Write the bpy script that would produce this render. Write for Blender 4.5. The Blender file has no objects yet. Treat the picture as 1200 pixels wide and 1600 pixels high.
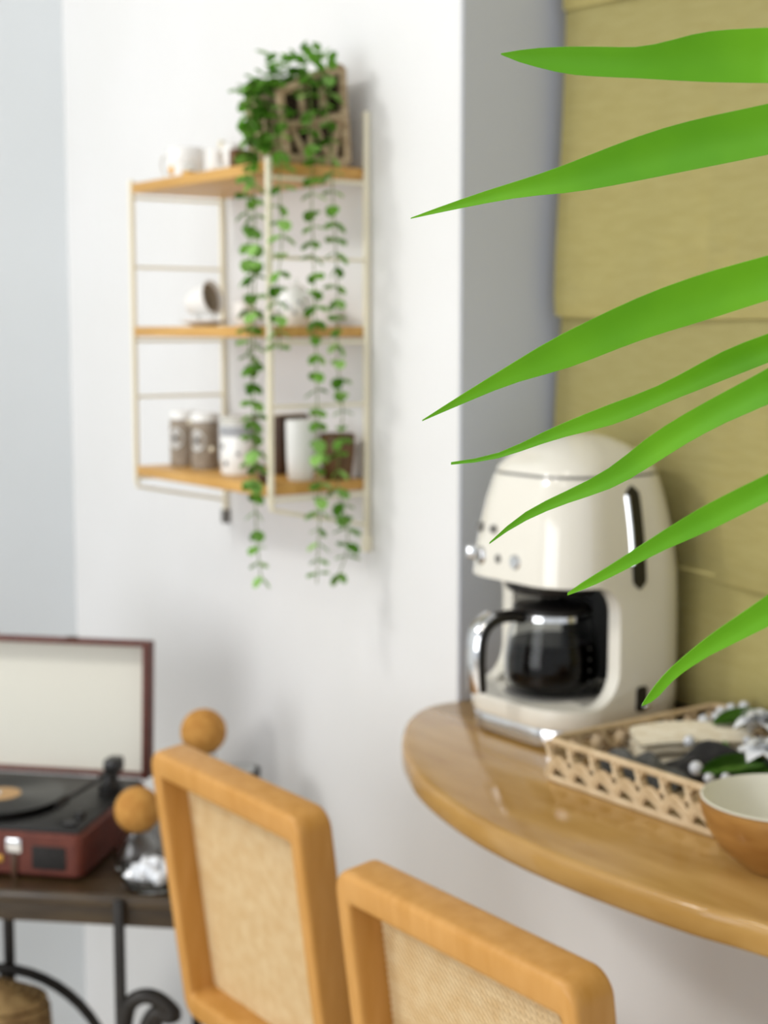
import bpy, bmesh, math, random
from mathutils import Vector, Matrix, Euler
PI = math.pi
random.seed(7)
SC = bpy.context.scene
COL = SC.collection

# ------------------------------------------------------------------ camera
PAN, TILT = math.radians(35.7), math.radians(6.73)
cam_data = bpy.data.cameras.new('camera')
cam = bpy.data.objects.new('camera', cam_data); COL.objects.link(cam)
cam.location = (0, -1.21, 1.40)
cam.rotation_euler = (PI/2 - TILT, 0, PI/2 - PAN)
cam_data.sensor_fit = 'VERTICAL'; cam_data.sensor_height = 36; cam_data.lens = 54
cam_data.clip_start = .02
cam_data.dof.use_dof = True; cam_data.dof.focus_distance = .80; cam_data.dof.aperture_fstop = 8.5
SC.camera = cam

# ------------------------------------------------------------------ light
def lin(c): return tuple(((v/255)/12.92 if v/255 <= .04045 else ((v/255+.055)/1.055)**2.4) for v in c) + (1,)
world = bpy.data.worlds.new('room_daylight'); SC.world = world; world.use_nodes = True
bg = world.node_tree.nodes['Background']; bg.inputs[0].default_value = (.93, .965, 1.0, 1); bg.inputs[1].default_value = .80
def area(name, loc, target, sx, sy, power, color=(1, 1, 1), shape='RECTANGLE'):
    l = bpy.data.lights.new(name, 'AREA'); l.shape = shape; l.size = sx; l.size_y = sy; l.energy = power; l.color = color
    o = bpy.data.objects.new(name, l); COL.objects.link(o); o.location = loc
    o.rotation_euler = (Vector(target) - Vector(loc)).to_track_quat('-Z', 'Y').to_euler()
    return o
area('ceiling_lamp', (-2.34, -2.9, 3.05), (-1.70, 0, .9), .46, .46, 31, (1, .98, .95), 'DISK')
area('room_window', (-.95, -3.4, 1.35), (-1.3, 0, .8), 1.8, 1.5, 33, (.98, .99, 1))
for p in ((-.75, -1.0, 3.08), (-1.25, -1.9, 3.08), (-.35, -2.0, 3.08), (-1.9, -2.3, 3.08)):
    area('downlight', p, (p[0], p[1], 0), .09, .09, 3.2, (1, .95, .88), 'DISK')
VS = SC.view_settings
VS.view_transform = 'Standard'; VS.look = 'None'; VS.exposure = 0.05; VS.gamma = 1.0; VS.use_curve_mapping = False
SC.render.film_transparent = False

# ------------------------------------------------------------------ helpers
def tag(o, label=None, cat=None, group=None, kind=None):
    if label: o['label'] = label
    if cat: o['category'] = cat
    if group: o['group'] = group
    if kind: o['kind'] = kind
    return o
def thing(name, label, cat, loc=(0, 0, 0), rz=0, group=None):
    o = bpy.data.objects.new(name, None); COL.objects.link(o); o.empty_display_size = .05
    o.location = loc; o.rotation_euler = (0, 0, rz)
    return tag(o, label, cat, group)
def obj(name, bm, mat, parent=None, smooth=35, loc=None, rot=None):
    me = bpy.data.meshes.new(name)
    if isinstance(bm, bmesh.types.BMesh):
        bmesh.ops.recalc_face_normals(bm, faces=bm.faces)
        bm.to_mesh(me); bm.free()
    else: me = bm
    me.materials.clear(); me.materials.append(mat)
    if smooth:
        me.polygons.foreach_set('use_smooth', [True]*len(me.polygons))
        me.set_sharp_from_angle(angle=math.radians(smooth))
    o = bpy.data.objects.new(name, me); COL.objects.link(o)
    if parent: o.parent = parent
    if loc: o.location = loc
    if rot: o.rotation_euler = rot
    return o
def inst(src, parent, loc=None, rot=None, name=None, scale=None):
    o = src.copy(); COL.objects.link(o); o.parent = parent
    if loc is not None: o.location = loc
    if rot is not None: o.rotation_euler = rot
    if scale is not None: o.scale = scale
    return o
def struct(name, bm, mat, parent=None, smooth=0):
    o = obj(name, bm, mat, parent, smooth)
    if not parent: o['kind'] = 'structure'
    return o
NEW = bmesh.new
def add_box(bm, lo, hi, M=None, bev=0, seg=2):
    t = NEW()
    lo, hi = Vector(lo), Vector(hi); c = (lo+hi)/2; s = hi-lo
    bmesh.ops.create_cube(t, size=1, matrix=Matrix.Translation(c) @ Matrix.Diagonal((s.x, s.y, s.z, 1)))
    if bev: bmesh.ops.bevel(t, geom=list(t.edges), offset=bev, segments=seg, profile=.5, affect='EDGES')
    return merge(bm, t, M)
def merge(bm, t, M=None):
    if M is not None: bmesh.ops.transform(t, matrix=M, verts=t.verts)
    vm = [bm.verts.new(v.co) for v in t.verts]
    t.verts.index_update()
    for f in t.faces:
        try: bm.faces.new([vm[v.index] for v in f.verts])
        except ValueError: pass
    t.free(); return bm
def box(lo, hi, bev=0, seg=2): return add_box(NEW(), lo, hi, None, bev, seg)
def loft(bm, loops, cap0=True, cap1=True, closed=True, ring=False):
    R = [[bm.verts.new(p) for p in lp] for lp in loops]
    n = len(R[0]); m = len(R)
    for i in range(m if ring else m-1):
        a, b = R[i], R[(i+1) % m]
        for j in range(n if closed else n-1):
            k = (j+1) % n
            bm.faces.new((a[j], a[k], b[k], b[j]))
    if not ring:
        if cap0: bm.faces.new(R[0][::-1])
        if cap1: bm.faces.new(R[-1])
    return bm
def tube(bm, pts, r, seg=8, ring=False, flat=1.0):
    pts = [Vector(p) for p in pts]; n = len(pts)
    rad = r if isinstance(r, (list, tuple)) else [r]*n
    loops = []; prev = None
    for i, p in enumerate(pts):
        if ring: d = pts[(i+1) % n] - pts[i-1]
        else: d = pts[min(i+1, n-1)] - pts[max(i-1, 0)]
        d.normalize()
        if prev is None:
            u = d.orthogonal().normalized()
            ref = Vector((0, 0, 1)) if abs(d.z) < .9 else Vector((0, 1, 0))
            u = (ref - d*ref.dot(d)).normalized()
        else: u = (prev - d*prev.dot(d)).normalized()
        prev = u; v = d.cross(u)
        loops.append([p + rad[i]*(math.cos(2*PI*k/seg)*u + flat*math.sin(2*PI*k/seg)*v) for k in range(seg)])
    return loft(bm, loops, ring=ring)
def lathe(bm, prof, seg=32, c=(0, 0, 0), closed=False):
    c = Vector(c); rows = []
    for r, z in prof:
        if r < 1e-6: rows.append([bm.verts.new(c+Vector((0, 0, z)))])
        else: rows.append([bm.verts.new(c+Vector((r*math.cos(2*PI*k/seg), r*math.sin(2*PI*k/seg), z))) for k in range(seg)])
    m = len(rows)
    for i in range(m if closed else m-1):
        a, b = rows[i], rows[(i+1) % m]
        for k in range(seg):
            l = (k+1) % seg
            if len(a) == 1 and len(b) == 1: continue
            if len(a) == 1: bm.faces.new((a[0], b[l], b[k]))
            elif len(b) == 1: bm.faces.new((a[k], a[l], b[0]))
            else: bm.faces.new((a[k], a[l], b[l], b[k]))
    return bm
def sphere(r, seg=24, rings=16, c=(0, 0, 0), sc=(1, 1, 1)):
    bm = NEW(); bmesh.ops.create_uvsphere(bm, u_segments=seg, v_segments=rings, radius=r)
    bmesh.ops.transform(bm, matrix=Matrix.Translation(c) @ Matrix.Diagonal((*sc, 1)), verts=bm.verts); return bm
def rrect(w, d, r, n=8, e=None):
    pts = []
    for cx, cy, a0 in ((w/2-r, d/2-r, 0), (-w/2+r, d/2-r, PI/2), (-w/2+r, -d/2+r, PI), (w/2-r, -d/2+r, 1.5*PI)):
        for k in range(n): 
            a = a0 + PI/2*k/(n-1); pts.append((cx+r*math.cos(a), cy+r*math.sin(a)))
    return pts
def catmull(pts, n=6, closed=False):
    P = [Vector(p) for p in pts]; out = []; m = len(P)
    for i in range(m if closed else m-1):
        if closed: a, b, c, d = P[i-1], P[i], P[(i+1) % m], P[(i+2) % m]
        else: a, b, c, d = P[max(i-1, 0)], P[i], P[i+1], P[min(i+2, m-1)]
        for k in range(n):
            t = k/n
            out.append(.5*((2*b) + (c-a)*t + (2*a-5*b+4*c-d)*t*t + (3*b-a-3*c+d)*t**3))
    if not closed: out.append(P[-1])
    return out

# ------------------------------------------------------------------ materials
def mat(name, color, rough=.5, metal=0, spec=.5, coat=0, trans=0, ior=1.45, c2=None, scale=20, stretch=(1, 1, 1), detail=4,
        lo=.35, hi=.65, bump=0, bscale=None, bdist=.002, sheen=0, sss=0):
    m = bpy.data.materials.new(name); m.use_nodes = True
    nt = m.node_tree; N = nt.nodes; L = nt.links; p = N['Principled BSDF']
    p.inputs['Base Color'].default_value = lin(color); p.inputs['Roughness'].default_value = rough
    p.inputs['Metallic'].default_value = metal; p.inputs['Specular IOR Level'].default_value = spec
    p.inputs['Coat Weight'].default_value = coat; p.inputs['Coat Roughness'].default_value = .06
    p.inputs['Transmission Weight'].default_value = trans; p.inputs['IOR'].default_value = ior
    p.inputs['Sheen Weight'].default_value = sheen
    if c2 or bump:
        tc = N.new('ShaderNodeTexCoord'); mp = N.new('ShaderNodeMapping'); mp.inputs['Scale'].default_value = stretch
        L.new(tc.outputs['Object'], mp.inputs['Vector'])
    if c2:
        nz = N.new('ShaderNodeTexNoise'); nz.inputs['Scale'].default_value = scale; nz.inputs['Detail'].default_value = detail
        L.new(mp.outputs[0], nz.inputs['Vector'])
        cr = N.new('ShaderNodeValToRGB'); cr.color_ramp.elements[0].position = lo; cr.color_ramp.elements[1].position = hi
        cr.color_ramp.elements[0].color = lin(color); cr.color_ramp.elements[1].color = lin(c2)
        L.new(nz.outputs['Fac'], cr.inputs[0]); L.new(cr.outputs[0], p.inputs['Base Color'])
    if bump:
        nb = N.new('ShaderNodeTexNoise'); nb.inputs['Scale'].default_value = bscale or scale*4; nb.inputs['Detail'].default_value = 3
        L.new(mp.outputs[0], nb.inputs['Vector'])
        bp = N.new('ShaderNodeBump'); bp.inputs['Strength'].default_value = bump; bp.inputs['Distance'].default_value = bdist
        L.new(nb.outputs['Fac'], bp.inputs['Height']); L.new(bp.outputs[0], p.inputs['Normal'])
    return m
M = {}
M['wall'] = mat('white_plaster', (230, 230, 230), .85, spec=.2, c2=(227, 227, 226), scale=3, bump=.06, bscale=160, bdist=.001)
M['wall_cool_light'] = mat('cool_lit_plaster', (232, 237, 240), .85, spec=.2, c2=(229, 234, 237), scale=3, bump=.06, bscale=160, bdist=.001)  # bluish light on the left wall put into the plaster colour
M['wall_shade'] = mat('shaded_white_plaster', (207, 212, 223), .85, spec=.2, c2=(204, 209, 220), scale=3, bump=.06, bscale=160, bdist=.001)  # white plaster greyed: the window reveal's shade put into the colour
M['ceiling'] = mat('ceiling_paint', (205, 205, 204), .9, spec=.2)
M['floor'] = mat('floor_boards', (212, 203, 190), .5, c2=(222, 214, 203), scale=4, stretch=(1, 8, 1))
M['oak'] = mat('lacquered_oak', (158, 118, 58), .13, spec=.36, coat=.0, c2=(188, 150, 90), scale=4, stretch=(1.6, 8, 6), detail=6, lo=.3, hi=.72)
M['chair_wood'] = mat('honey_wood', (190, 137, 66), .4, spec=.35, c2=(202, 150, 82), scale=9, stretch=(6, 6, 1), detail=5)
M['cane'] = mat('cane', (226, 196, 146), .5, c2=(236, 212, 168), scale=60)
M['cane_back'] = mat('cane_webbing', (214, 184, 136), .6, c2=(226, 200, 154), scale=60)
M['blind'] = mat('olive_linen', (208, 196, 130), .9, spec=.15, sheen=.2, c2=(214, 203, 138), scale=26, stretch=(1, 1, 5), detail=5, bump=.25, bscale=420, bdist=.0008)
M['blind_hem'] = mat('olive_linen_hem', (172, 160, 96), .9, spec=.15, c2=(180, 167, 104), scale=30, bump=.25, bscale=420, bdist=.0008)
M['brass'] = mat('pale_brass_enamel', (244, 237, 214), .4)
M['shelf'] = mat('shelf_pine', (196, 148, 74), .45, c2=(212, 166, 94), scale=8, stretch=(1, 10, 10))
M['cream'] = mat('cream_enamel', (228, 224, 212), .13, spec=.6, coat=.7)
M['chrome'] = mat('chrome', (225, 226, 228), .08, metal=1)
M['dark_plastic'] = mat('dark_plastic', (30, 28, 27), .3)
M['grey_plastic'] = mat('grey_plastic', (118, 116, 112), .35)
M['glass'] = mat('clear_glass', (250, 252, 252), .01, trans=1, ior=1.45)
M['carafe_glass'] = mat('carafe_glass', (250, 252, 252), .01, trans=1, ior=1.22)
M['coffee'] = mat('black_coffee', (9, 5, 3), .2, spec=.05)
M['white_china'] = mat('white_china', (240, 240, 238), .14, spec=.6)
M['grey_china'] = mat('grey_glaze', (196, 194, 186), .25)
M['taupe'] = mat('taupe_glaze', (176, 164, 146), .5)
M['gold'] = mat('gold_lustre', (206, 158, 74), .3, metal=.7)
M['canister'] = mat('woven_grey_tin', (138, 126, 110), .6, c2=(160, 148, 134), scale=90, bump=.3)
M['grey_band'] = mat('grey_band', (160, 162, 166), .5)
M['dark_brown'] = mat('dark_brown_leather', (62, 40, 26), .5, c2=(78, 52, 34), scale=30)
M['brown_pot'] = mat('brown_stoneware', (110, 76, 40), .5, c2=(84, 58, 32), scale=40)
M['twig'] = mat('weathered_twig', (188, 168, 136), .8, c2=(150, 126, 94), scale=60, stretch=(1, 1, 3), bump=.4)
M['coir'] = mat('dark_coir', (46, 34, 24), .95, c2=(64, 48, 34), scale=120, bump=.5)
M['vine'] = mat('vine_leaf', (140, 192, 90), .45, c2=(168, 212, 122), scale=25)
M['vine_dark'] = mat('vine_leaf_deep', (108, 168, 50), .5, c2=(142, 196, 80), scale=25)
M['vine_stem'] = mat('vine_stem', (110, 128, 62), .6)
M['palm'] = mat('palm_leaf', (86, 152, 6), .5, spec=.3, c2=(102, 168, 14), scale=14, stretch=(1, 1, 1), detail=3)
M['palm_stem'] = mat('palm_stem', (120, 150, 50), .5)
M['terracotta'] = mat('terracotta', (170, 104, 70), .8, c2=(184, 118, 82), scale=20)
M['soil'] = mat('potting_soil', (50, 38, 28), .95, bump=.6, scale=60)
M['rattan'] = mat('rattan', (188, 162, 124), .6, c2=(208, 185, 150), scale=50, bump=.2)
M['raffia'] = mat('raffia', (222, 210, 184), .75, c2=(234, 226, 206), scale=70)
M['charcoal'] = mat('charcoal_lace', (62, 60, 58), .8, c2=(40, 38, 36), scale=60, bump=.5, sheen=.3)
M['grey_cloth'] = mat('grey_gauze', (138, 138, 134), .85, c2=(112, 112, 110), scale=40, bump=.4)
M['leaf_green'] = mat('silk_leaf', (64, 122, 22), .4, c2=(104, 152, 62), scale=30)
M['petal'] = mat('white_petal', (244, 246, 249), .5)
M['pearl'] = mat('pearl_bead', (206, 208, 212), .18, spec=.7, coat=.5)
M['bowl_wood'] = mat('bowl_wood', (138, 92, 38), .4, c2=(168, 122, 62), scale=14, stretch=(1, 1, 4), coat=.2)
M['bowl_in'] = mat('cream_glaze', (228, 225, 210), .3)
M['suitcase'] = mat('oxblood_leatherette', (104, 48, 34), .5, c2=(90, 40, 29), scale=50, bump=.3)
M['lining'] = mat('ivory_lining', (226, 224, 212), .8)
M['black_metal'] = mat('black_iron', (34, 32, 30), .45, metal=.3, c2=(48, 44, 40), scale=40)
M['vinyl'] = mat('black_vinyl', (34, 35, 36), .3)
M['deck'] = mat('deck_black', (20, 19, 18), .4)
M['label'] = mat('tan_label', (190, 152, 104), .6)
M['grille'] = mat('speaker_grille', (26, 24, 24), .8, c2=(38, 36, 34), scale=300)
M['cork'] = mat('cork', (198, 146, 72), .8, c2=(178, 124, 54), scale=70, bump=.3)
M['table_wood'] = mat('dark_table_wood', (72, 57, 36), .32, c2=(48, 35, 20), scale=7, stretch=(2, 14, 8), coat=.3)
M['crystal'] = mat('rock_crystal', (236, 240, 246), .25, spec=.7)
M['basket'] = mat('jute', (150, 124, 80), .85, c2=(110, 84, 48), scale=50, bump=.4)
M['window_frame'] = mat('dark_window_frame', (44, 34, 26), .5)
M['shade_pane'] = mat('dark_pane', (10, 10, 11), .1)  # opaque and near black so the gap under the blind reads as shade

# ================================================================== setting
struct('floor', box((-2.85, -4.4, -.1), (2.2, .3, 0)), M['floor'])
struct('ceiling', box((-2.85, -4.4, 3.2), (2.2, .3, 3.3)), M['ceiling'])
struct('wall_left', box((-2.85, -4.4, 0), (-2.69, .3, 3.2)), M['wall_cool_light'])
struct('wall_front', box((-2.69, 0, 0), (-1.522, .3, 3.2)), M['wall'])
struct('reveal_shade_1', box((-1.5215, .0015, .925), (-1.5195, .2345, 2.32)), M['wall_shade'])  # thin added skin over the reveal, carrying its painted shade
struct('wall_under_window', box((-1.522, 0, 0), (2.2, .3, .892)), M['wall'])
struct('wall_above_window', box((-1.522, 0, 2.32), (2.2, .3, 3.2)), M['wall'])
# window behind the blind: frame and opaque panes coloured dark to stand for the recess shade
wf = NEW()
add_box(wf, (-1.522, .235, .893), (2.2, .29, .95)); add_box(wf, (-1.522, .235, 2.27), (2.2, .29, 2.32))
for x in (-1.522, -.62, .28, 1.2, 2.15): add_box(wf, (x, .237, .95), (x+.05, .288, 2.27))
w = struct('window_1', wf, M['window_frame'])
obj('pane', box((-1.50, .255, .94), (2.18, .262, 2.28)), M['shade_pane'], w, 0)

# ---- worktop: honey oak slab with a free rounded end, running into the window recess
ctr = [(-1.5195, .215), (-1.5195, .02), (-1.5225, -.004), (-1.527, -.022), (-1.520, -.058), (-1.482, -.110), (-1.4245, -.1603), (-1.385, -.188), (-1.3459, -.2105),
       (-1.2896, -.2385), (-1.2196, -.2625), (-1.140, -.281), (-1.045, -.291), (-.946, -.289), (-.857, -.280), (-.79, -.266), (-.6, -.24), (-.3, -.24), (0, -.27), (.4, -.30), (.9, -.30), (.9, .215)]
ol = [Vector((a, b, 0)) for a, b in ctr[:3]] + [p for p in catmull([(a, b, 0) for a, b in ctr[2:20]], 6)][1:] + [Vector((a, b, 0)) for a, b in ctr[20:]]
def slab(outline, z0, z1, r):
    bm = NEW(); loops = []
    n = len(outline)
    nr = []
    for i in range(n):
        d = outline[(i+1) % n] - outline[i-1]; nr.append(Vector((d.y, -d.x, 0)).normalized())
    for off, z in ((r, z0), (r*.3, z0+r*.3), (0, z0+r), (0, z1-r), (r*.3, z1-r*.3), (r, z1)):
        loops.append([Vector((p.x-off*q.x, p.y-off*q.y, z)) for p, q in zip(outline, nr)])
    return loft(bm, loops)
ol_ccw = ol
t = tag(obj('countertop', slab(ol_ccw, .895, .925, .006), M['oak'], None, 50),
        'honey oak breakfast bar top with a rounded free end under the coffee maker', 'countertop')

# ---- roman blind
def mix_(a, b, t): return a+(b-a)*t
def blind_profile():
    secs = [(2.30, 1.81, .010), (1.81, 1.426, .013), (1.426, 1.118, .020), (1.118, .952, .021)]
    return secs
t = thing('roman_blind', 'olive green linen roman blind gathered low in the window recess', 'blind', (0, .15, 0))
x0, x1 = -1.497, .85
for k, (za, zb, bul) in enumerate(blind_profile()):
    bm = NEW(); NZ, NX = 16, 40
    rows = []
    for i in range(NZ+1):
        s = i/NZ
        prof = (math.sin(PI*min(1, s**1.7))**.8 if 0 < s < 1 else 0) if k == 3 else (s*s*(3-2*s))**1.5*(1 if i < NZ else .8)
        row = []
        for j in range(NX+1):
            u = j/NX; x = x0 + (x1-x0)*u**1.6
            wav = .003*math.sin(9*x+k*2) + .002*math.sin(23*x+k)
            sag = -.006*math.sin(PI*min(1, u*1.4))*(1 if k < 3 else 1-s*.6)*(s if k == 0 else 1)
            ed = .011*math.sin(PI*s)*(1 if k >= 2 else .1)*max(0, 1-u*30)
            bl = bul if k < 2 else mix_(.006, bul, min(1, max(0, (x+1.22)/.12)))
            row.append(bm.verts.new((x - ed, -bl*prof*(1+wav*40) - wav*s, za+(zb-za)*s + sag - (.007*s if k < 3 else 0))))
        rows.append(row)
    for i in range(NZ):
        for j in range(NX): bm.faces.new((rows[i][j], rows[i+1][j], rows[i+1][j+1], rows[i][j+1]))
    bmesh.ops.solidify(bm, geom=list(bm.faces), thickness=.003)
    obj('fabric_fold', bm, M['blind'], t, 60)
for z in (1.81, 1.426, 1.118):
    bm = NEW(); tube(bm, [(x0-.001, 0, z+.001), (-1.2, 0, z-.004), (-.8, 0, z-.009), (-.3, 0, z-.009), (.3, 0, z-.004), (x1, 0, z)], .0022, 8)
    obj('seam', bm, M['blind'], t)
bm = NEW(); add_box(bm, (x0, .002, 2.28), (x1, .05, 2.315), bev=.004); obj('headrail', bm, M['blind_hem'], t)

# ================================================================== coffee maker
t = thing('coffee_maker', 'cream retro drip coffee maker with chrome controls on the oak bar top', 'coffee maker', (-1.342, .035, .925))
def mach_loops(rows):
    return [[(x, y, z) for x, y in rrect(w_, d_, min(w_, d_)*.5*rr, 14)] for z, w_, d_, rr in rows]
rows = [(.022, .190, .200, .62), (.0235, .199, .209, .62), (.028, .204, .214, .62), (.05, .206, .216, .62), (.08, .207, .216, .62), (.12, .207, .216, .62), (.16, .206, .214, .62), (.19, .204, .212, .62), (.22, .199, .207, .63),
        (.25, .191, .199, .64), (.28, .180, .188, .66), (.30, .170, .178, .68), (.308, .165, .173, .69)]
body = obj('body', loft(NEW(), mach_loops(rows)), M['cream'], t)
zb0, zb1 = .047, .187
cut = NEW()
cp = []
def arc(cy, cz, r, a0, a1, n=8): return [(cy+r*math.cos(a0+(a1-a0)*i/(n-1)), cz+r*math.sin(a0+(a1-a0)*i/(n-1))) for i in range(n)]
yb = -.024
prof = [(-.3, zb0)] + arc(yb-.042, zb0+.042, .042, -PI/2, 0, 10) + arc(yb-.034, zb1-.034, .034, 0, PI/2, 10) + [(-.3, zb1)]
loft(cut, [[(x, y, z) for y, z in prof] for x in (-.2, .2)])
c1 = obj('cut_a', cut, M['cream'], None, 0)
c2 = obj('cut_b', lathe(NEW(), [(0, zb0+.001), (.083, zb0+.001), (.085, zb0+.004), (.085, zb1-.004), (.083, zb1-.001), (0, zb1-.001)], 48, (0, -.035, 0)), M['cream'], None, 0)
for c in (c1, c2):
    c.location = t.location
    m = body.modifiers.new('b', 'BOOLEAN'); m.operation = 'DIFFERENCE'; m.object = c; m.solver = 'EXACT'
m = body.modifiers.new('v', 'BEVEL'); m.width = .0035; m.segments = 3; m.limit_method = 'ANGLE'; m.angle_limit = math.radians(50)
dg = bpy.context.evaluated_depsgraph_get(); dg.update()
me = bpy.data.meshes.new_from_object(body.evaluated_get(dg)); me.name = 'body'
body.modifiers.clear(); body.data = me
me.polygons.foreach_set('use_smooth', [True]*len(me.polygons)); me.set_sharp_from_angle(angle=math.radians(32))
for c in (c1, c2): bpy.data.objects.remove(c)
rows = [(.3115, .163, .171, .70), (.316, .160, .168, .71), (.324, .149, .157, .75), (.334, .130, .138, .80), (.343, .104, .112, .86), (.351, .070, .076, .94), (.355, .035, .038, 1), (.3565, .004, .004, 1)]
obj('lid', loft(NEW(), mach_loops(rows)), M['cream'], t, 60)
obj('lid_seam', loft(NEW(), mach_loops([(.306, .160, .168, .70), (.313, .159, .167, .70)])), M['grey_plastic'], t)
o = obj('base_plate', loft(NEW(), mach_loops([(0, .186, .196, .62), (.003, .195, .205, .62), (.018, .199, .209, .62), (.0225, .196, .206, .62)])), M['chrome'], t)
o['label'] = 'polished chrome base plate'
# dark sheet standing in for shade on the cream bay wall, brew head, warming plate
bm = NEW()
loft(bm, [[(.0838*math.cos(a), -.035+.0838*math.sin(a), z) for a in [PI*.05+PI*.67*i/24 for i in range(25)]] for z in (zb0+.004, zb1-.004)], False, False, closed=False)
bmesh.ops.solidify(bm, geom=list(bm.faces), thickness=.0006)
obj('bay_shade', bm, M['dark_plastic'], t)
obj('brew_head', lathe(NEW(), [(0, .170), (.050, .170), (.056, .175), (.058, .1868), (0, .1868)], 40, (0, -.035, 0)), M['dark_plastic'], t)
obj('warming_plate', lathe(NEW(), [(0, .0475), (.056, .0475), (.056, .0495), (.053, .0505), (0, .0505)], 40, (0, -.035, 0)), M['grey_plastic'], t)
# controls on the front face
def fy(x, z):   # front face y for a given x
    w_, d_ = (.206, .214) if z < .2 else (.198, .206)
    r = w_*.5*.62; ax = abs(x)-(w_/2-r)
    return -(d_/2) + (r-math.sqrt(max(0, r*r-ax*ax)) if ax > 0 else 0)
def knob(name, x, z, r, h, mt, tilt=0, seg=24):
    y = fy(x, z); bm = lathe(NEW(), [(0, h), (r*.82, h), (r*.95, h-.001), (r, h-.0025), (r, -.003), (0, -.003)], seg)
    ang = math.atan2(x, .12)*.9 if abs(x) > .04 else 0
    return obj(name, bm, mt, t, 40, (x, y, z), (PI/2 - tilt, 0, ang))
k = knob('dial', -.052, .211, .0115, .004, M['chrome']); 
k = knob('dial_face', -.052, .211, .0088, .0052, M['grey_plastic'])
knob('button', -.018, .211, .0058, .0025, M['grey_plastic'])
k = knob('power_button', .013, .211, .0088, .0045, M['chrome'])
knob('indicator', -.058, .245, .006, .0018, M['grey_plastic'], .18)
knob('indicator', -.030, .245, .005, .0018, M['grey_plastic'], .18)
bm = box((-.008, -.002, -.008), (.008, .014, .008), .0035, 3)
obj('side_knob', bm, M['chrome'], t, 40, (-.088, -.092, .211), (0, 0, -.9))
# water window and switch on the side facing the camera
bm = NEW(); sx = .1015
pr = [(y, z) for y, z in rrect(.020, .118, .0098, 8)]
def side_x(z):
    R_ = [(0, .198), (.022, .19), (.028, .204), (.05, .206), (.12, .207), (.16, .206), (.19, .204), (.22, .199), (.25, .191), (.28, .180), (.30, .170)]
    for (a, wa), (b, wb) in zip(R_, R_[1:]):
        if a <= z <= b: return (wa+(wb-wa)*(z-a)/(b-a))/2 + .0004
    return .1035
def lean(bm):
    for v in bm.verts: v.co.x += side_x(v.co.z) - .1035
    return bm
def side_panel(pr_, y0, z0, th0, th1):
    b = NEW(); loops = []
    NZ = 16
    zs_ = [z for _, z in pr_]; za, zb_ = min(zs_), max(zs_)
    # vertical strips so the panel follows the curved flank
    rows_ = []
    for i in range(NZ+1):
        z = za+(zb_-za)*i/NZ
        hw = 0
        for (y1, z1), (y2, z2) in zip(pr_, pr_[1:]+pr_[:1]):
            if min(z1, z2)-1e-9 <= z <= max(z1, z2)+1e-9 and abs(z2-z1) > 1e-9: hw = max(hw, abs(y1+(y2-y1)*(z-z1)/(z2-z1)))
        rows_.append((z, max(hw, .0012)))
    for z, hw in rows_:
        X_ = side_x(z0+z)
        loops.append([(X_+th0, y0-hw, z0+z), (X_+th1, y0-hw, z0+z), (X_+th1, y0+hw, z0+z), (X_+th0, y0+hw, z0+z)])
    return loft(b, loops)
obj('water_window', side_panel(rrect(.021, .118, .0104, 10), .006, .240, -.004, .0010), M['dark_plastic'], t)
bm = NEW(); tube(bm, [(side_x(.240+z)+.0004, -.0035, .240+z) for z in (-.030, -.01, .01, .03, .048)], .0028, 8)
o = obj('window_trim', bm, M['chrome'], t)
obj('switch_plate', side_panel(rrect(.017, .030, .004, 6), .012, .052, -.004, .0008), M['dark_plastic'], t)
obj('switch', sphere(.0042, 12, 8, (.106, .018, .044), (1, 1.3, .8)), M['chrome'], t)

# ---- glass carafe (stands on the warming plate: its own thing)
c = thing('glass_carafe', 'glass coffee carafe half full of black coffee inside the coffee maker', 'carafe', (-1.342, 0, .9757))
outer = [(0, 0), (.046, 0), (.0525, .004), (.056, .014), (.0565, .028), (.0555, .045), (.052, .066), (.0475, .084), (.0455, .094), (.0462, .0985)]
inner = [(.0445, .0985), (.0437, .094), (.0457, .083), (.0502, .065), (.0537, .045), (.0547, .028), (.0542, .015), (.051, .006), (.045, .0025), (0, .0025)]
obj('jug', lathe(NEW(), outer+inner, 48), M['carafe_glass'], c, 60)
ins = [(0, .0030), (.0445, .0030), (.0505, .0065), (.0537, .015), (.0542, .028), (.0532, .045), (.0505, .0605), (0, .0605)]
o = obj('coffee', lathe(NEW(), ins, 48), M['coffee'], c, 60); o['label'] = 'black coffee'
obj('carafe_lid', lathe(NEW(), [(0, .110), (.012, .110), (.018, .106), (.044, .1035), (.0475, .100), (.0475, .0955), (.0468, .0955), (.0462, .099), (0, .099)], 40), M['dark_plastic'], c)
bm = NEW(); lathe(bm, [(.0468, .0885), (.0482, .0885), (.0478, .0945), (.0464, .0945)], 40, closed=True); obj('collar', bm, M['chrome'], c)
hp = catmull([(0, -.046, .0915), (0, -.066, .0955), (0, -.092, .093), (0, -.108, .078), (0, -.112, .050), (0, -.1105, .012)], 6)
bm = NEW(); tube(bm, hp, [.0075]*len(hp), 10, flat=1.35)
o = obj('handle', bm, M['dark_plastic'], c, 60)
hp2 = catmull([(0, -.096, .1005), (0, -.1125, .090), (0, -.1205, .072), (0, -.1215, .046), (0, -.119, .012)], 5)
bm = NEW(); tube(bm, hp2, .0035, 8, flat=3.2); obj('handle_trim', bm, M['chrome'], c, 60)['label'] = 'chrome strip along the handle'
for k in range(4):
    a = .16
    obj('level_mark', lathe(NEW(), [(0, .0004), (.0014, .0004), (.0014, 0), (0, 0)], 8), M['grey_plastic'], c, 30,
        ((.0568-.0006*(k > 2))*math.cos(a), .0568*math.sin(a), .018+.013*k), (0, PI/2, a))

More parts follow.
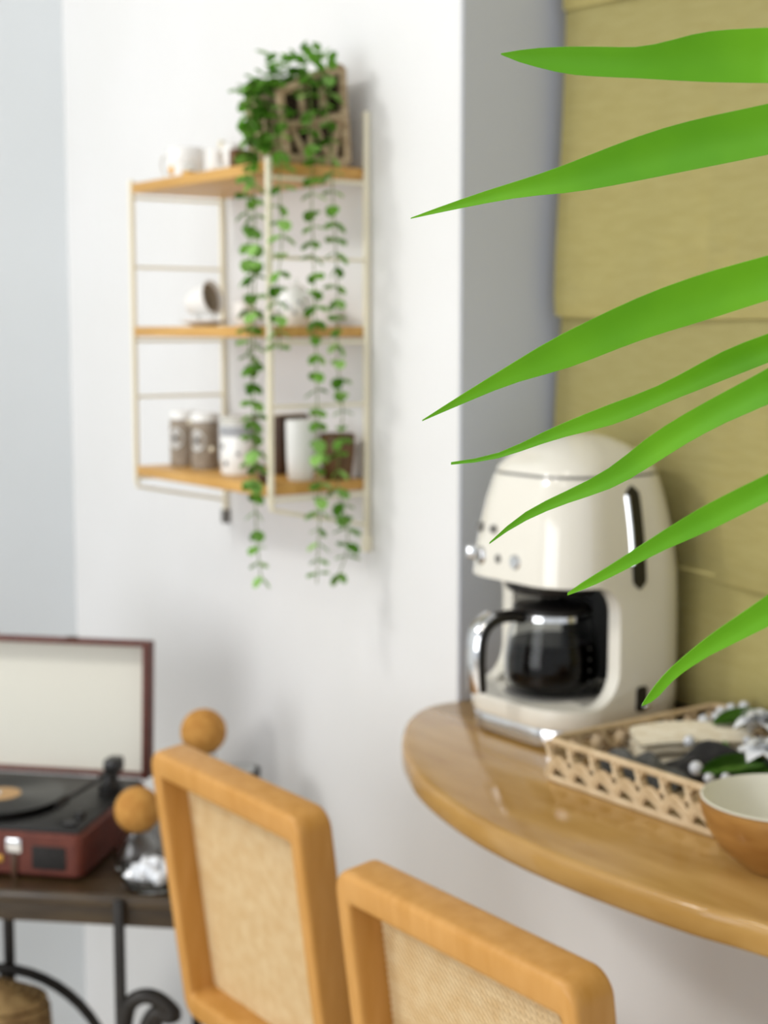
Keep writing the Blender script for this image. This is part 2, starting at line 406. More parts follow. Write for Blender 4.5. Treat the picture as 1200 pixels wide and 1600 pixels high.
# ================================================================== tray on the worktop
t = thing('rattan_tray', 'open lattice rattan tray with a raised looped rim on the oak bar top', 'tray', (-1.072, -.010, .925))
TW, TD, TH = .232, .250, .048
def rim_pts(w, d, z, r=.012): return [Vector((x, y, z)) for x, y in rrect(w, d, r, 6)]
bm = NEW(); tube(bm, rim_pts(TW+.004, TD+.004, TH-.004), .0042, 8, True); obj('rim', bm, M['rattan'], t, 60)
bm = NEW(); tube(bm, rim_pts(TW+.010, TD+.010, .0042), .0042, 8, True); obj('base_rim', bm, M['rattan'], t, 60)
bm = NEW()
for i in range(34):
    x = -TW/2 + TW*(i+.5)/34
    tube(bm, [(x, -TD/2-.002, .004), (x, -TD/4, .0045), (x, 0, .004), (x, TD/4, .0045), (x, TD/2+.002, .004)], .0031, 6)
o = obj('woven_base', bm, M['rattan'], t, 60); o['kind'] = 'stuff'
h = TH-.006
def strand(dx, flip):
    b = NEW(); s = 1 if flip else -1
    pts = catmull([(-dx*.62, .000, .005), (-dx*.36, s*.0022, h*.32), (0, s*.0030, h*.5), (dx*.36, s*.0022, h*.68), (dx*.62, 0, h)], 3)
    return tube(b, pts, .0034, 6, flat=1.9)
def loop_strand(dx):
    b = NEW(); pts = catmull([(-dx*.5, -.002, .004), (-dx*.42, -.0035, h*.4), (0, -.004, h*.62), (dx*.42, -.0035, h*.4), (dx*.5, -.002, .004)], 3)
    return tube(b, pts, .0031, 6, flat=1.8)
NC = 7; dx = TW/NC; dyy = TD/NC
sA = obj('lattice_strand', strand(dx, True), M['rattan'], t, 60); sB = obj('lattice_strand', strand(-dx, False), M['rattan'], t, 60)
sC = obj('lattice_strand', loop_strand(dx*.9), M['rattan'], t, 60)
first = True
for (cx, cy, rz) in ((0, -TD/2-.002, 0), (-TW/2-.002, 0, -PI/2), (0, TD/2+.002, PI), (TW/2+.002, 0, PI/2)):
    for i in range(NC):
        u = -TW/2 + dx*(i+.5) if cx == 0 else -TD/2 + dyy*(i+.5)
        p = Vector((u*math.cos(rz)+cx, u*math.sin(rz)+cy, 0))
        for s in (sA, sB, sC):
            if first: s.location = p; s.rotation_euler = (0, 0, rz)
            else: inst(s, t, p, (0, 0, rz))
        first = False

# ---- things lying in the tray
z0 = .925+.0085
r_ = thing('raffia_mat', 'cream raffia mat with loose straw ribs along the left side of the rattan tray', 'mat', (-1.140, .018, z0), math.radians(-33))
bm = NEW(); random.seed(3)
for lay in range(3):
    for i in range(22):
        x = -.040+.0034*i+.0012*lay
        z = .004+.0115*lay+.005*math.sin(PI*i/21)+random.uniform(0, .002)
        j = random.uniform(-.005, .005)
        tube(bm, [(x, -.060+j, z-.002), (x+random.uniform(-.002, .002), -.03, z+.001), (x, .01, z+.002), (x+random.uniform(-.003, .003), .064+j, z)], .0024, 5)
tag(obj('straw', bm, M['raffia'], r_, 60), kind='stuff')
bm = NEW(); tube(bm, [(-.043, -.02, .028), (0, -.02, .035), (.036, -.02, .028)], .0014, 6); tube(bm, [(-.043, .03, .029), (0, .03, .036), (.036, .03, .029)], .0014, 6)
obj('binding', bm, M['raffia'], r_)
def ruffle(name, label, cat, loc, rz, L_, W_, amp, nf, mt, h0=.01, seed=1, th=.0014):
    random.seed(seed); bm = NEW(); rows = []; NU, NV = 40, 12
    ph = [random.uniform(0, 6) for _ in range(4)]
    for i in range(NU+1):
        u = i/NU; row = []
        for j in range(NV+1):
            v = j/NV
            z = h0 + amp*(.5+.5*math.sin(u*nf+ph[0]+2*v)) * (.5+.5*math.sin(v*7+ph[1]+u*5))*1.6 + amp*.35*math.sin(u*nf*2.3+v*9+ph[2])
            e = min(1, 4*u, 4*(1-u), 5*v, 5*(1-v))
            row.append(bm.verts.new(((u-.5)*L_+.003*math.sin(v*11+ph[3]), (v-.5)*W_*(1+.15*math.sin(u*8+ph[2])), max(.001, z*(.25+.75*e)))))
        rows.append(row)
    for i in range(NU):
        for j in range(NV): bm.faces.new((rows[i][j], rows[i+1][j], rows[i+1][j+1], rows[i][j+1]))
    bmesh.ops.solidify(bm, geom=list(bm.faces), thickness=th)
    o = obj(name, bm, mt, None, 80, loc, (0, 0, rz)); return tag(o, label, cat)
ruffle('gauze_napkin', 'grey gauze napkin along the front left of the rattan tray beside the charcoal lace', 'napkin', (-1.112, -.088, z0+.001), .20, .110, .062, .010, 7, M['grey_cloth'], .020, 5)
ruffle('lace_cloth', 'charcoal lace cloth bunched across the middle of the rattan tray', 'cloth', (-1.045, -.012, z0+.001), .62, .170, .046, .010, 10, M['charcoal'], .024, 9)
g = thing('flower_garland', 'white flower and green leaf garland with grey pearls in the rattan tray', 'garland', (-1.05, -.01, z0))
def leafm(L_, W_, lift=.004):
    bm = NEW(); N = 12; up = []; md = []; lo_ = []
    for i in range(N+1):
        s = i/N; w_ = W_*math.sin(PI*s**.8)**.9 if 0 < s < 1 else .0003
        z = lift*math.sin(PI*s)
        up.append(bm.verts.new((s*L_, w_/2, z+w_*.12))); md.append(bm.verts.new((s*L_, 0, z))); lo_.append(bm.verts.new((s*L_, -w_/2, z+w_*.12)))
    for a, b in ((up, md), (md, lo_)):
        for i in range(N): bm.faces.new((a[i], b[i], b[i+1], a[i+1]))
    bmesh.ops.solidify(bm, geom=list(bm.faces), thickness=.0008); return bm
def to_g(p): return Vector(p) - g.location
lm = obj('leaf', leafm(.088, .030), M['leaf_green'], g, 60, to_g((-1.125, .040, .972)), (.25, -.05, 1.25))
inst(lm, g, to_g((-1.040, -.070, .957)), (.35, -.03, 1.25), scale=(1.05, .95, 1))
inst(lm, g, to_g((-1.015, -.055, .955)), (.2, -.05, .6), scale=(.8, .8, 1))
def petal():
    return leafm(.028, .021, .006)
pm = None
for (c_, n) in (((-1.076, .066, .974), 8), ((-1.022, .010, .964), 7)):
    for lay, (tl, s, dz) in enumerate(((.14, 1.2, .002), (-.30, .9, .004))):
        for k in range(n):
            a = 2*PI*(k+.5*lay)/n + .3; p = to_g(c_)+Vector((0, 0, dz+.0006*k))
            if pm is None: pm = obj('petal', petal(), M['petal'], g, 60, p, (0, tl, a)); pm.scale = (s, s, 1)
            else: inst(pm, g, p, (0, tl, a), scale=(s, s, 1))
prl = None
for p, r in (((-1.1527, .0582, .968), .0066), ((-1.1483, .0741, .970), .0066), ((-1.1580, .0920, .972), .0062), ((-1.1540, .1040, .975), .0058), ((-1.1430, .1130, .978), .0062), ((-1.139, .0660, .972), .006),
             ((-1.1088, -.012, .965), .0066), ((-1.0691, .0345, .967), .005), ((-1.0522, -.0619, .957), .0075), ((-1.020, -.0782, .957), .0056), ((-1.0145, -.06, .956), .005), ((-1.050, .005, .966), .005)):
    if prl is None: prl = obj('pearl', sphere(1, 16, 12), M['pearl'], g, 60, to_g(p)); prl.scale = (r, r, r)
    else: inst(prl, g, to_g(p), scale=(r, r, r))
bm = NEW(); tube(bm, catmull([to_g(p) for p in ((-1.143, .10, .967), (-1.14, .06, .964), (-1.10, .03, .962), (-1.06, .0, .958), (-1.03, -.065, .950))], 6), .0015, 6); obj('stem', bm, M['leaf_green'], g)

# ---- bowl
b = thing('wooden_bowl', 'turned wooden bowl with a cream glazed inside near the front edge of the bar top', 'bowl', (-.868, -.148, .925))
so = [(0, 0), (.034, 0), (.037, .003), (.040, .006), (.056, .018), (.068, .036), (.0745, .056), (.0755, .0615)]
si = [(.0715, .0615), (.0705, .056), (.064, .037), (.052, .021), (.034, .011), (0, .008)]
obj('shell', lathe(NEW(), so+[(.0735, .0628), (.0722, .0622), (.0705, .0555), (.0645, .0365), (.0525, .0205), (.034, .0100), (0, .007)], 56), M['bowl_wood'], b, 60)
gz = [(.0738, .0632), (.0722, .0640), (.0700, .0600), (.0690, .0550), (.0632, .0372), (.0512, .0218), (.034, .0118), (0, .0086)]
bm = lathe(NEW(), gz+[(0, .0078), (.034, .0106), (.0520, .0207), (.0640, .0367), (.0700, .0555), (.0722, .0622)], 56)
obj('glaze', bm, M['bowl_in'], b, 60)['label'] = 'smooth cream glaze'

# ================================================================== cane counter chairs
def ring_frame(w, h, r, sw, sd):
    """closed rounded-rectangle frame in XZ (outer size w x h), bar sw wide in plane and sd deep in y"""
    bm = NEW(); loops = []
    outer = [Vector((x, 0, z+h/2)) for x, z in rrect(w, h, r, 8)]
    inner = [Vector((x, 0, z+h/2)) for x, z in rrect(w-.042, h-2*sw, .005, 8)]
    sec = [(u, v) for u, v in rrect(1, 1, .23, 5)]
    for a, b in zip(outer, inner):
        wd = (b-a).length; n = (a-b).normalized(); m = (a+b)/2
        loops.append([m + n*(math.copysign(wd/2 - (1-abs(2*u))*0 - (.5-abs(u))*min(wd, sd)*1.0 if abs(u) > .27 else abs(u)/.27*(wd/2-.23*min(wd, sd)), u)) + Vector((0, math.copysign(sd/2-(.5-abs(v))*min(wd, sd) if abs(v) > .27 else abs(v)/.27*(sd/2-.23*min(wd, sd)), v), 0)) for u, v in sec])
    return loft(bm, loops, ring=True)
def cane_panel(w, h, pitch=.0074):
    bm = NEW(); t = .00055; sw = .0011
    def strip(a, b, wd, y):
        d = (b-a); L_ = d.length; d.normalize(); n = Vector((-d.z, 0, d.x))*wd/2
        q = [bm.verts.new(a+n+Vector((0, y-t, 0))), bm.verts.new(a-n+Vector((0, y-t, 0))), bm.verts.new(b-n+Vector((0, y-t, 0))), bm.verts.new(b+n+Vector((0, y-t, 0)))]
        k = [bm.verts.new(v.co+Vector((0, 2*t, 0))) for v in q]
        bm.faces.new(q); bm.faces.new(k[::-1])
        for i in range(4): bm.faces.new((q[i], k[i], k[(i+1) % 4], q[(i+1) % 4]))
    nx, nz = int(w/pitch), int(h/pitch)
    for i in range(nx+1):
        x = -w/2 + w*i/nx
        for o_ in (-.0011, .0011): strip(Vector((x+o_, 0, 0)), Vector((x+o_, 0, h)), sw, -.0007)
    for i in range(nz+1):
        z = h*i/nz
        for o_ in (-.0011, .0011): strip(Vector((-w/2, 0, z+o_)), Vector((w/2, 0, z+o_)), sw, .0006)
    m = nx+nz
    for s in (1, -1):
        for i in range(1, m):
            c_ = -w/2 + w/nx*(i+.5) - h
            # line x = c_+z (s=1) or mirrored, clipped to the panel
            za, zb = max(0, -w/2-c_), min(h, w/2-c_)
            if zb-za > .004: strip(Vector((s*(c_+za), 0, za)), Vector((s*(c_+zb), 0, zb)), .0021, .0016*s)
    return bm
def make_chair(loc, label):
    W_, HB, SD = .334, .352, .044
    t = thing('cane_chair', label, 'chair', loc, 0, 'cane chairs at the breakfast bar')
    REC = math.radians(-7.5)
    zs = .552
    bf = ring_frame(W_, HB, .022, .034, SD)
    R = Matrix.Translation((0, 0, zs)) @ Matrix.Rotation(-REC, 4, 'X')
    bmesh.ops.transform(bf, matrix=R, verts=bf.verts)
    obj('back_frame', bf, M['chair_wood'], t, 50)
    cp_ = cane_panel(W_-.028, HB-.046)
    bmesh.ops.transform(cp_, matrix=R @ Matrix.Translation((0, .015, .023)), verts=cp_.verts)
    tag(obj('cane_panel', cp_, M['cane'], t, 0), kind='stuff')
    # seat (towards +y, under the worktop)
    sf = NEW(); loops = []
    for z, k in ((.530, .006), (.534, 0), (.552, 0), (.556, .006)):
        loops.append([(x, y+.165, z) for x, y in rrect(W_+.02-2*k, .33-2*k, .045, 8)])
    loft(sf, loops); obj('seat', sf, M['chair_wood'], t, 50)
    sp = NEW(); add_box(sp, (-W_/2+.04, .05, .5555), (W_/2-.04, .29, .558), bev=.001); obj('seat_webbing', sp, M['cane_back'], t)
    for sx_ in (-1, 1):
        for y0_, y1_ in ((.02, -.015), (.305, .325)):
            lb = NEW(); tube(lb, [(sx_*(W_/2-.018), y0_, .532), (sx_*(W_/2-.012), y1_, 0)], [.016, .012], 12); obj('leg', lb, M['chair_wood'], t, 60)
    for y_, z_ in ((-.008, .20), (.318, .20)):
        rb = NEW(); tube(rb, [(-W_/2+.015, y_, z_), (W_/2-.015, y_, z_)], .009, 10); obj('stretcher', rb, M['chair_wood'], t, 60)
    for sx_ in (-1, 1):
        rb = NEW(); tube(rb, [(sx_*(W_/2-.015), -.006, .26), (sx_*(W_/2-.015), .318, .26)], .009, 10); obj('side_stretcher', rb, M['chair_wood'], t, 60)
    return t
make_chair((-1.470, -.318, 0), 'honey wood chair with a cane back, beside the record player table')
make_chair((-.998, -.366, 0), 'honey wood chair with a cane back, nearest the viewer below the bar edge')

# ================================================================== wall shelf
t = thing('wall_shelf', 'three tier pine wall shelf on pale brass ladder ends', 'shelf', (-1.90, 0, 1.10))
X0, X1 = -2.104+1.90, -1.715+1.90
def Z(z): return z-1.10
for x, nm in ((X0, 'left'), (X1, 'right')):
    bm = NEW(); pw = .0036
    add_box(bm, (x-pw, -.164, Z(1.172)), (x+pw, -.1565, Z(1.622)), bev=.0012)
    lad = obj('ladder_end', bm, M['brass'], t)
    bm = NEW(); add_box(bm, (x-pw, -.0105, Z(1.115)), (x+pw, -.003, Z(1.690)), bev=.0012); obj('post', bm, M['brass'], lad)
    for z in (1.596, 1.494, 1.385, 1.301, 1.178):
        bm = NEW(); tube(bm, [(x, -.160, Z(z)), (x, -.007, Z(z))], .0024, 8); obj('rung', bm, M['brass'], lad)
    bm = NEW(); tube(bm, catmull([(x, -.1603, Z(1.180)), (x, -.158, Z(1.169)), (x, -.148, Z(1.163)), (x, -.007, Z(1.135))], 5), .0026, 8); obj('bottom_rail', bm, M['brass'], lad)
    bm = NEW(); add_box(bm, (x-.005, -.013, Z(1.098)), (x+.005, -.0005, Z(1.120)), bev=.002); obj('foot', bm, M['grey_plastic'] if nm == 'left' else M['brass'], lad)
for z in (1.6085, 1.3985, 1.1905):
    bm = NEW(); add_box(bm, (X0+.012, -.166, Z(z)-.0075), (X1-.004, -.004, Z(z)+.0075), bev=.002); obj('shelf_board', bm, M['shelf'], t)
ZT, ZM, ZB = 1.6165, 1.4065, 1.1985

def cup(name, label, loc, r0, r1, h, mt, rz=0, handle=True, rot=None, th=.0022, inside=None, group=None):
    t = thing(name, label, 'cup' if 'cup' in name else 'mug', loc, rz, group)
    if rot: t.rotation_euler = rot
    pr = [(0, 0), (r0*.9, 0), (r0, .002), ((r0*.45+r1*.55), h*.5), (r1, h-.001), (r1-th*.5, h), (r1-th, h-.001), ((r0*.45+r1*.55)-th, h*.5), (r0-th, .005), (0, .004)]
    obj('bowl', lathe(NEW(), pr, 32), mt, t, 50)
    if inside:
        bm = lathe(NEW(), [(r1-th-.0003, h-.003), ((r0*.45+r1*.55)-th-.0003, h*.5), (r0-th-.0003, .0055), (0, .0045)], 32)
        obj('inner_glaze', bm, inside, t, 50)
    if handle:
        bm = NEW(); rm = (r0+r1)/2-.001
        tube(bm, catmull([(rm-.001, 0, h*.80), (rm+.010, 0, h*.84), (rm+.0155, 0, h*.55), (rm+.009, 0, h*.24), (rm-.002, 0, h*.22)], 5), .0026, 8, flat=1.4)
        obj('handle', bm, mt, t, 60)
    return t
# top shelf
m_ = cup('coffee_mug', 'white mug with a gold accent at the left end of the top shelf', (-2.060, -.092, ZT), .0265, .0285, .052, M['white_china'], math.radians(213))
bm = NEW(); bmesh.ops.create_uvsphere(bm, u_segments=12, v_segments=8, radius=.006); o = obj('gold_accent', bm, M['gold'], m_, 60, (.010, .0248, .018)); o.scale = (1, .5, 1.2)
p_ = thing('brass_pot', 'tiny brass and glass pot between the white cups on the top shelf', 'pot', (-2.003, -.118, ZT))
obj('cup_base', lathe(NEW(), [(0, 0), (.008, 0), (.0105, .004), (.010, .012), (.009, .0125), (0, .012)], 20), M['gold'], p_, 50)
obj('glass_top', lathe(NEW(), [(.0098, .0127), (.0092, .023), (.0082, .026), (.0076, .026), (.0085, .022), (.009, .0127)], 20, closed=True), M['glass'], p_, 50)
cup('espresso_cup', 'small white cup on the top shelf, left of the pair beside the vines', (-1.955, -.10, ZT), .0125, .0150, .040, M['white_china'], math.radians(150), group='white cups on the top shelf')
cup('espresso_cup', 'small white cup on the top shelf, right of the pair beside the vines', (-1.899, -.105, ZT), .0125, .0155, .041, M['white_china'], math.radians(200), group='white cups on the top shelf')
b_ = tag(obj('wooden_block', box((-1.868, -.13, ZT), (-1.853, -.095, ZT+.030), .002), M['brown_pot']), 'small brown wooden block beside the vines on the top shelf', 'block')
# middle shelf
s_ = tag(obj('saucer', lathe(NEW(), [(0, 0), (.018, 0), (.020, .0015), (.036, .0065), (.0365, .0085), (.020, .0045), (0, .0035)], 36, (-2.004, -.095, ZM)), M['white_china'], None, 50),
    'white saucer under the tipped cup on the middle shelf', 'saucer')
cup('tipped_cup', 'white cup lying tipped on its saucer on the middle shelf', (-2.042, -.098, ZM+.033), .017, .0265, .044, M['white_china'], 0, True,
    (0, math.radians(78), math.radians(24)), inside=M['taupe'])
cup('small_cup', 'small white cup behind the vine on the middle shelf', (-1.932, -.07, ZM), .013, .017, .034, M['white_china'], math.radians(170))
tp = thing('teapot', 'white teapot with grey sprig pattern at the right of the middle shelf', 'teapot', (-1.795, -.070, ZM))
obj('pot_body', lathe(NEW(), [(0, 0), (.018, 0), (.019, .002), (.0235, .012), (.0255, .026), (.023, .040), (.016, .049), (.014, .051), (0, .051)], 36), M['white_china'], tp, 60)
obj('lid', lathe(NEW(), [(0, .0655), (.003, .065), (.0042, .062), (.002, .0585), (.006, .0565), (.0135, .0525), (.0145, .0512), (0, .0512)], 28), M['white_china'], tp, 60)
bm = NEW(); tube(bm, catmull([(-.022, -.006, .016), (-.034, -.008, .028), (-.040, -.010, .046)], 4), [.0055, .005, .0046, .0042, .0038, .0035, .0033, .003, .0028], 10); obj('spout', bm, M['white_china'], tp, 60)
bm = NEW(); tube(bm, catmull([(.018, .004, .044), (.034, .007, .042), (.038, .008, .026), (.022, .005, .014)], 5), .0026, 8); obj('handle', bm, M['white_china'], tp, 60)
spr = None
for k in range(9):
    a = -2.3+.28*k; z = .018+.014*((k*5) % 3)/2
    o = lathe(NEW(), [(0, .0006), (.0028, .0004), (.003, 0), (0, 0)], 8)
    o = obj('sprig', o, M['grey_band'], tp, 0, (.0252*math.cos(a), .0252*math.sin(a), z), (0, PI/2, a))
# bottom shelf
def canister(x, y, r, h, label, mt, oval=True):
    t = thing('canister', label, 'canister', (x, y, ZB), 0, 'canisters on the bottom shelf')
    obj('tin', lathe(NEW(), [(0, 0), (r*.96, 0), (r, .002), (r, h-.012), (r*.97, h-.0105), (0, h-.0105)], 32), mt, t, 40)
    obj('lid', lathe(NEW(), [(r*1.03, h-.0118), (r*1.03, h-.002), (r*.98, h), (0, h), (0, h-.0104), (r*.98, h-.0104), (r*1.01, h-.0118)], 32), M['white_china'] if oval else M['grey_china'], t, 40)
    return t
def wrap_patch(parent, name, r, zc, hw, hh, ang, mt, sq=False, th=.0006):
    bm = NEW(); N = 18; lp = []
    c0 = bm.verts.new((r*math.cos(ang), r*math.sin(ang), zc)); ring = []
    for k in range(N):
        a = 2*PI*k/N; u, v = hw*math.cos(a), hh*math.sin(a)
        if sq:
            m_ = max(abs(math.cos(a)), abs(math.sin(a))); u, v = hw*math.cos(a)/m_, hh*math.sin(a)/m_
        al = ang+u/r; ring.append(bm.verts.new((r*math.cos(al), r*math.sin(al), zc+v)))
    for k in range(N): bm.faces.new((c0, ring[k], ring[(k+1) % N]))
    bmesh.ops.solidify(bm, geom=list(bm.faces), thickness=th)
    return obj(name, bm, mt, parent, 60)
AV = math.radians(-52)    # side of the tins that faces the room
for x, lab in ((-2.050, 'grey woven canister with a white oval label, leftmost on the bottom shelf'), (-1.984, 'grey woven canister with a white oval label, second from the left on the bottom shelf')):
    t = canister(x, -.108, .0205, .082, lab, M['canister'])
    wrap_patch(t, 'paper_label', .0208, .042, .0135, .0155, AV-.25, M['white_china'])['label'] = 'white oval label'
    wrap_patch(t, 'label_emblem', .0215, .042, .0045, .0045, AV-.25, M['grey_band'])
    bm = NEW(); bmesh.ops.create_uvsphere(bm, u_segments=10, v_segments=6, radius=.004); obj('tag_charm', bm, M['brass'], t, 60, (.0215*math.cos(AV+.85), .0215*math.sin(AV+.85), .066 if x < -2.0 else .030))
t = canister(-1.885, -.108, .0262, .082, 'white canister with a grey band and dark dots on the bottom shelf', M['white_china'], False)
obj('band', lathe(NEW(), [(.0264, .054), (.0268, .054), (.0268, .068), (.0264, .068)], 32, closed=True), M['grey_band'], t, 40)
wrap_patch(t, 'dot', .0265, .040, .0045, .0045, AV-.75, M['grey_band']); wrap_patch(t, 'dot', .0265, .016, .004, .004, AV-.45, M['grey_plastic']); wrap_patch(t, 'dot', .0265, .030, .003, .003, AV+.3, M['grey_band'])
bk = thing('leather_book', 'dark brown leather book standing upright behind the front post of the bottom shelf', 'book', (-1.852, -.046, ZB), math.radians(12))
obj('cover', box((-.011, -.030, 0), (.011, .030, .083), .0025), M['dark_brown'], bk)
obj('page_block', box((-.0085, -.0295, .0832), (.0085, .029, .0845), .0005), M['raffia'], bk)
va = tag(obj('vase', lathe(NEW(), [(0, 0), (.0155, 0), (.018, .003), (.0195, .03), (.0205, .078), (.0195, .082), (.0180, .081), (.0175, .076), (.016, .02), (0, .008)], 32, (-1.752, -.090, ZB)), M['white_china'], None, 50),
    'tall white vase standing between the book and the brown pot on the bottom shelf', 'vase')
bp = thing('brown_pot', 'brown stoneware pot behind the vines at the right of the bottom shelf', 'pot', (-1.737, -.040, ZB))
obj('pot_body', lathe(NEW(), [(0, 0), (.016, 0), (.019, .003), (.0235, .035), (.024, .060), (.0225, .0625), (.0215, .060), (.021, .040), (0, .038)], 32), M['brown_pot'], bp, 50)
obj('soil', lathe(NEW(), [(0, .052), (.0212, .050), (.0212, .041), (0, .041)], 24), M['soil'], bp, 50)
kn = tag(obj('wooden_ornament', sphere(.0095, 14, 10, (-1.742, -.153, ZB+.0088), (1.25, 1, .95)), M['brown_pot']), 'small round brown ornament on the front edge of the bottom shelf', 'ornament')

# ================================================================== planter and trailing plant
pl = thing('trailing_planter', 'twig basket planter with long trailing vines at the right end of the top shelf', 'plant', (-1.76, -.085, ZT))
def P_(y, z, x): return Vector((x+1.76, y+.085, z-ZT))
BXF, BXB = -1.722, -1.800
cor = {'bl': (-.126, 1.622), 'br': (-.034, 1.622), 'tl': (-.138, 1.704), 'tr': (-.042, 1.744)}
def cpt(k, x): return P_(*cor[k], x)
bm = NEW(); kk = [cpt(k, x) for x in (BXF-.004, BXB+.004) for k in ('bl', 'br', 'tr', 'tl')]
cen = sum(kk, Vector())/8
kk = [cen+(v-cen)*.93 for v in kk]
vs = [bm.verts.new(v) for v in kk]
for f in ((0, 1, 2, 3), (4, 7, 6, 5), (0, 4, 5, 1), (1, 5, 6, 2), (2, 6, 7, 3), (3, 7, 4, 0)): bm.faces.new([vs[i] for i in f])
obj('coir_liner', bm, M['coir'], pl, 0)
def mix(a, b, t): return a+(b-a)*t
def twig(a, b, r):
    random.seed(hash((round(a.y*1e4), round(b.z*1e4))) % 997)
    b_ = NEW(); mid = [mix(a, b, t)+Vector((random.uniform(-1, 1)*.0012, random.uniform(-1, 1)*.0012, random.uniform(-1, 1)*.0012)) for t in (.33, .66)]
    tube(b_, [a, *mid, b], [r, r*1.1, r*.95, r], 7); return obj('twig', b_, M['twig'], pl, 60)
for x in (BXF, BXB):
    bl, br, tl, tr = (cpt(k, x) for k in ('bl', 'br', 'tl', 'tr'))
    ml, mr = mix(bl, tl, .5), mix(br, tr, .5)
    for a, b in ((bl, br), (tl, tr), (ml, mr)): twig(a, b, .0064)
    for a, b in ((bl, tl), (br, tr)): twig(a, b, .0068)
    for f in (.33, .66): twig(mix(ml, mr, f), mix(tl, tr, f), .0054)
    for f, g_ in ((.1, .3), (.48, .34), (.48, .70), (.92, .74)): twig(mix(bl, br, g_), mix(ml, mr, f), .0054)
for k in ('bl', 'br', 'tl', 'tr'): twig(cpt(k, BXF), cpt(k, BXB), .0052)
for f in (.25, .5, .75):
    for a, b in (('br', 'tr'), ('bl', 'tl')): twig(mix(cpt(a, BXF), cpt(a, BXB), f), mix(cpt(b, BXF), cpt(b, BXB), f), .0054)
def vleaf(r):
    bm = NEW(); N = 9
    c0 = bm.verts.new((0, 0, .0)); tip = []
    for k in range(N):
        a = 2*PI*k/N; w_ = 1+.12*math.cos(a)
        tip.append(bm.verts.new((r*w_*math.cos(a)+r*.95, r*.92*math.sin(a), r*.22*abs(math.sin(a))+r*.1*math.cos(a))))
    for k in range(N): bm.faces.new((c0, tip[k], tip[(k+1) % N])) if k not in (4,) else bm.faces.new((c0, tip[k], tip[(k+1) % N]))
    for v in bm.verts:
        pass
    c0.co = (r*.95, 0, -.0002)
    bmesh.ops.solidify(bm, geom=list(bm.faces), thickness=.0005); return bm
LV = [obj('leaf', vleaf(.0098), M['vine'], pl, 60), obj('leaf', vleaf(.0090), M['vine_dark'], pl, 60)]
used = [False, False]
ST = {
 'A1': [(-1.735, -.130, 1.722), (-1.745, -.165, 1.716), (-1.732, -.176, 1.690), (-1.7325, -.1755, 1.631), (-1.7257, -.1755, 1.5748), (-1.724, -.1755, 1.4945), (-1.7287, -.1755, 1.4137), (-1.7335, -.1755, 1.3317), (-1.7286, -.1755, 1.2492), (-1.7299, -.1755, 1.1824), (-1.7261, -.1755, 1.124), (-1.7158, -.1755, 1.0705)],
 'A2': [(-1.75, -.120, 1.725), (-1.757, -.158, 1.722), (-1.745, -.176, 1.700), (-1.738, -.177, 1.650), (-1.741, -.177, 1.560), (-1.733, -.177, 1.48), (-1.740, -.177, 1.40), (-1.730, -.177, 1.30), (-1.736, -.177, 1.20)],
 'B': [(-1.715, -.135, 1.690), (-1.699, -.152, 1.650), (-1.695, -.1543, 1.6236), (-1.695, -.1557, 1.5756), (-1.695, -.1534, 1.5113), (-1.695, -.1610, 1.4544), (-1.695, -.1582, 1.4137), (-1.695, -.1576, 1.3744)],
 'C': [(-1.728, -.104, 1.732), (-1.706, -.104, 1.722), (-1.700, -.104, 1.68), (-1.695, -.1058, 1.6268), (-1.695, -.1072, 1.5618), (-1.695, -.1047, 1.4965), (-1.695, -.1031, 1.4305), (-1.695, -.1015, 1.364), (-1.695, -.1, 1.2885), (-1.695, -.0993, 1.2292), (-1.695, -.0966, 1.1695), (-1.695, -.1, 1.1183), (-1.695, -.1024, 1.0651)],
 'D': [(-1.728, -.075, 1.742), (-1.706, -.075, 1.728), (-1.700, -.078, 1.68), (-1.695, -.0761, 1.6288), (-1.695, -.0743, 1.5798), (-1.695, -.0696, 1.4975), (-1.695, -.0669, 1.4308), (-1.695, -.0682, 1.3637), (-1.695, -.0602, 1.2957), (-1.695, -.0656, 1.2447), (-1.695, -.0679, 1.1934), (-1.695, -.0556, 1.1494), (-1.695, -.0537, 1.1058), (-1.695, -.0747, 1.0598)],
}
OFF = Vector((-1.76, -.085, ZT)); random.seed(11); nleaf = 0
for key, pts in ST.items():
    cv = [p-OFF for p in catmull(pts, 5)]
    bm = NEW(); tube(bm, cv, .0009, 5); obj('vine', bm, M['vine_stem'], pl, 60)
    L_ = 0; nxt = .004; step = .0212; side = 0
    for a, b in zip(cv, cv[1:]):
        d = (b-a).length
        while L_+d >= nxt:
            p = mix(a, b, (nxt-L_)/d); nxt += step*random.uniform(.8, 1.2); side += 1
            base_a = (PI/2*side) + random.uniform(-.5, .5)
            for q in (0, PI):
                k = random.randrange(2); rot = (random.uniform(-.3, .3), random.uniform(.25, 1.15), base_a+q+random.uniform(-.3, .3))
                s = random.uniform(.85, 1.2); nleaf += 1
                if nleaf > 298: break
                if not used[k]: LV[k].location = p; LV[k].rotation_euler = rot; used[k] = True
                else: inst(LV[k], pl, p, rot, scale=(s, s, s))
        L_ += d
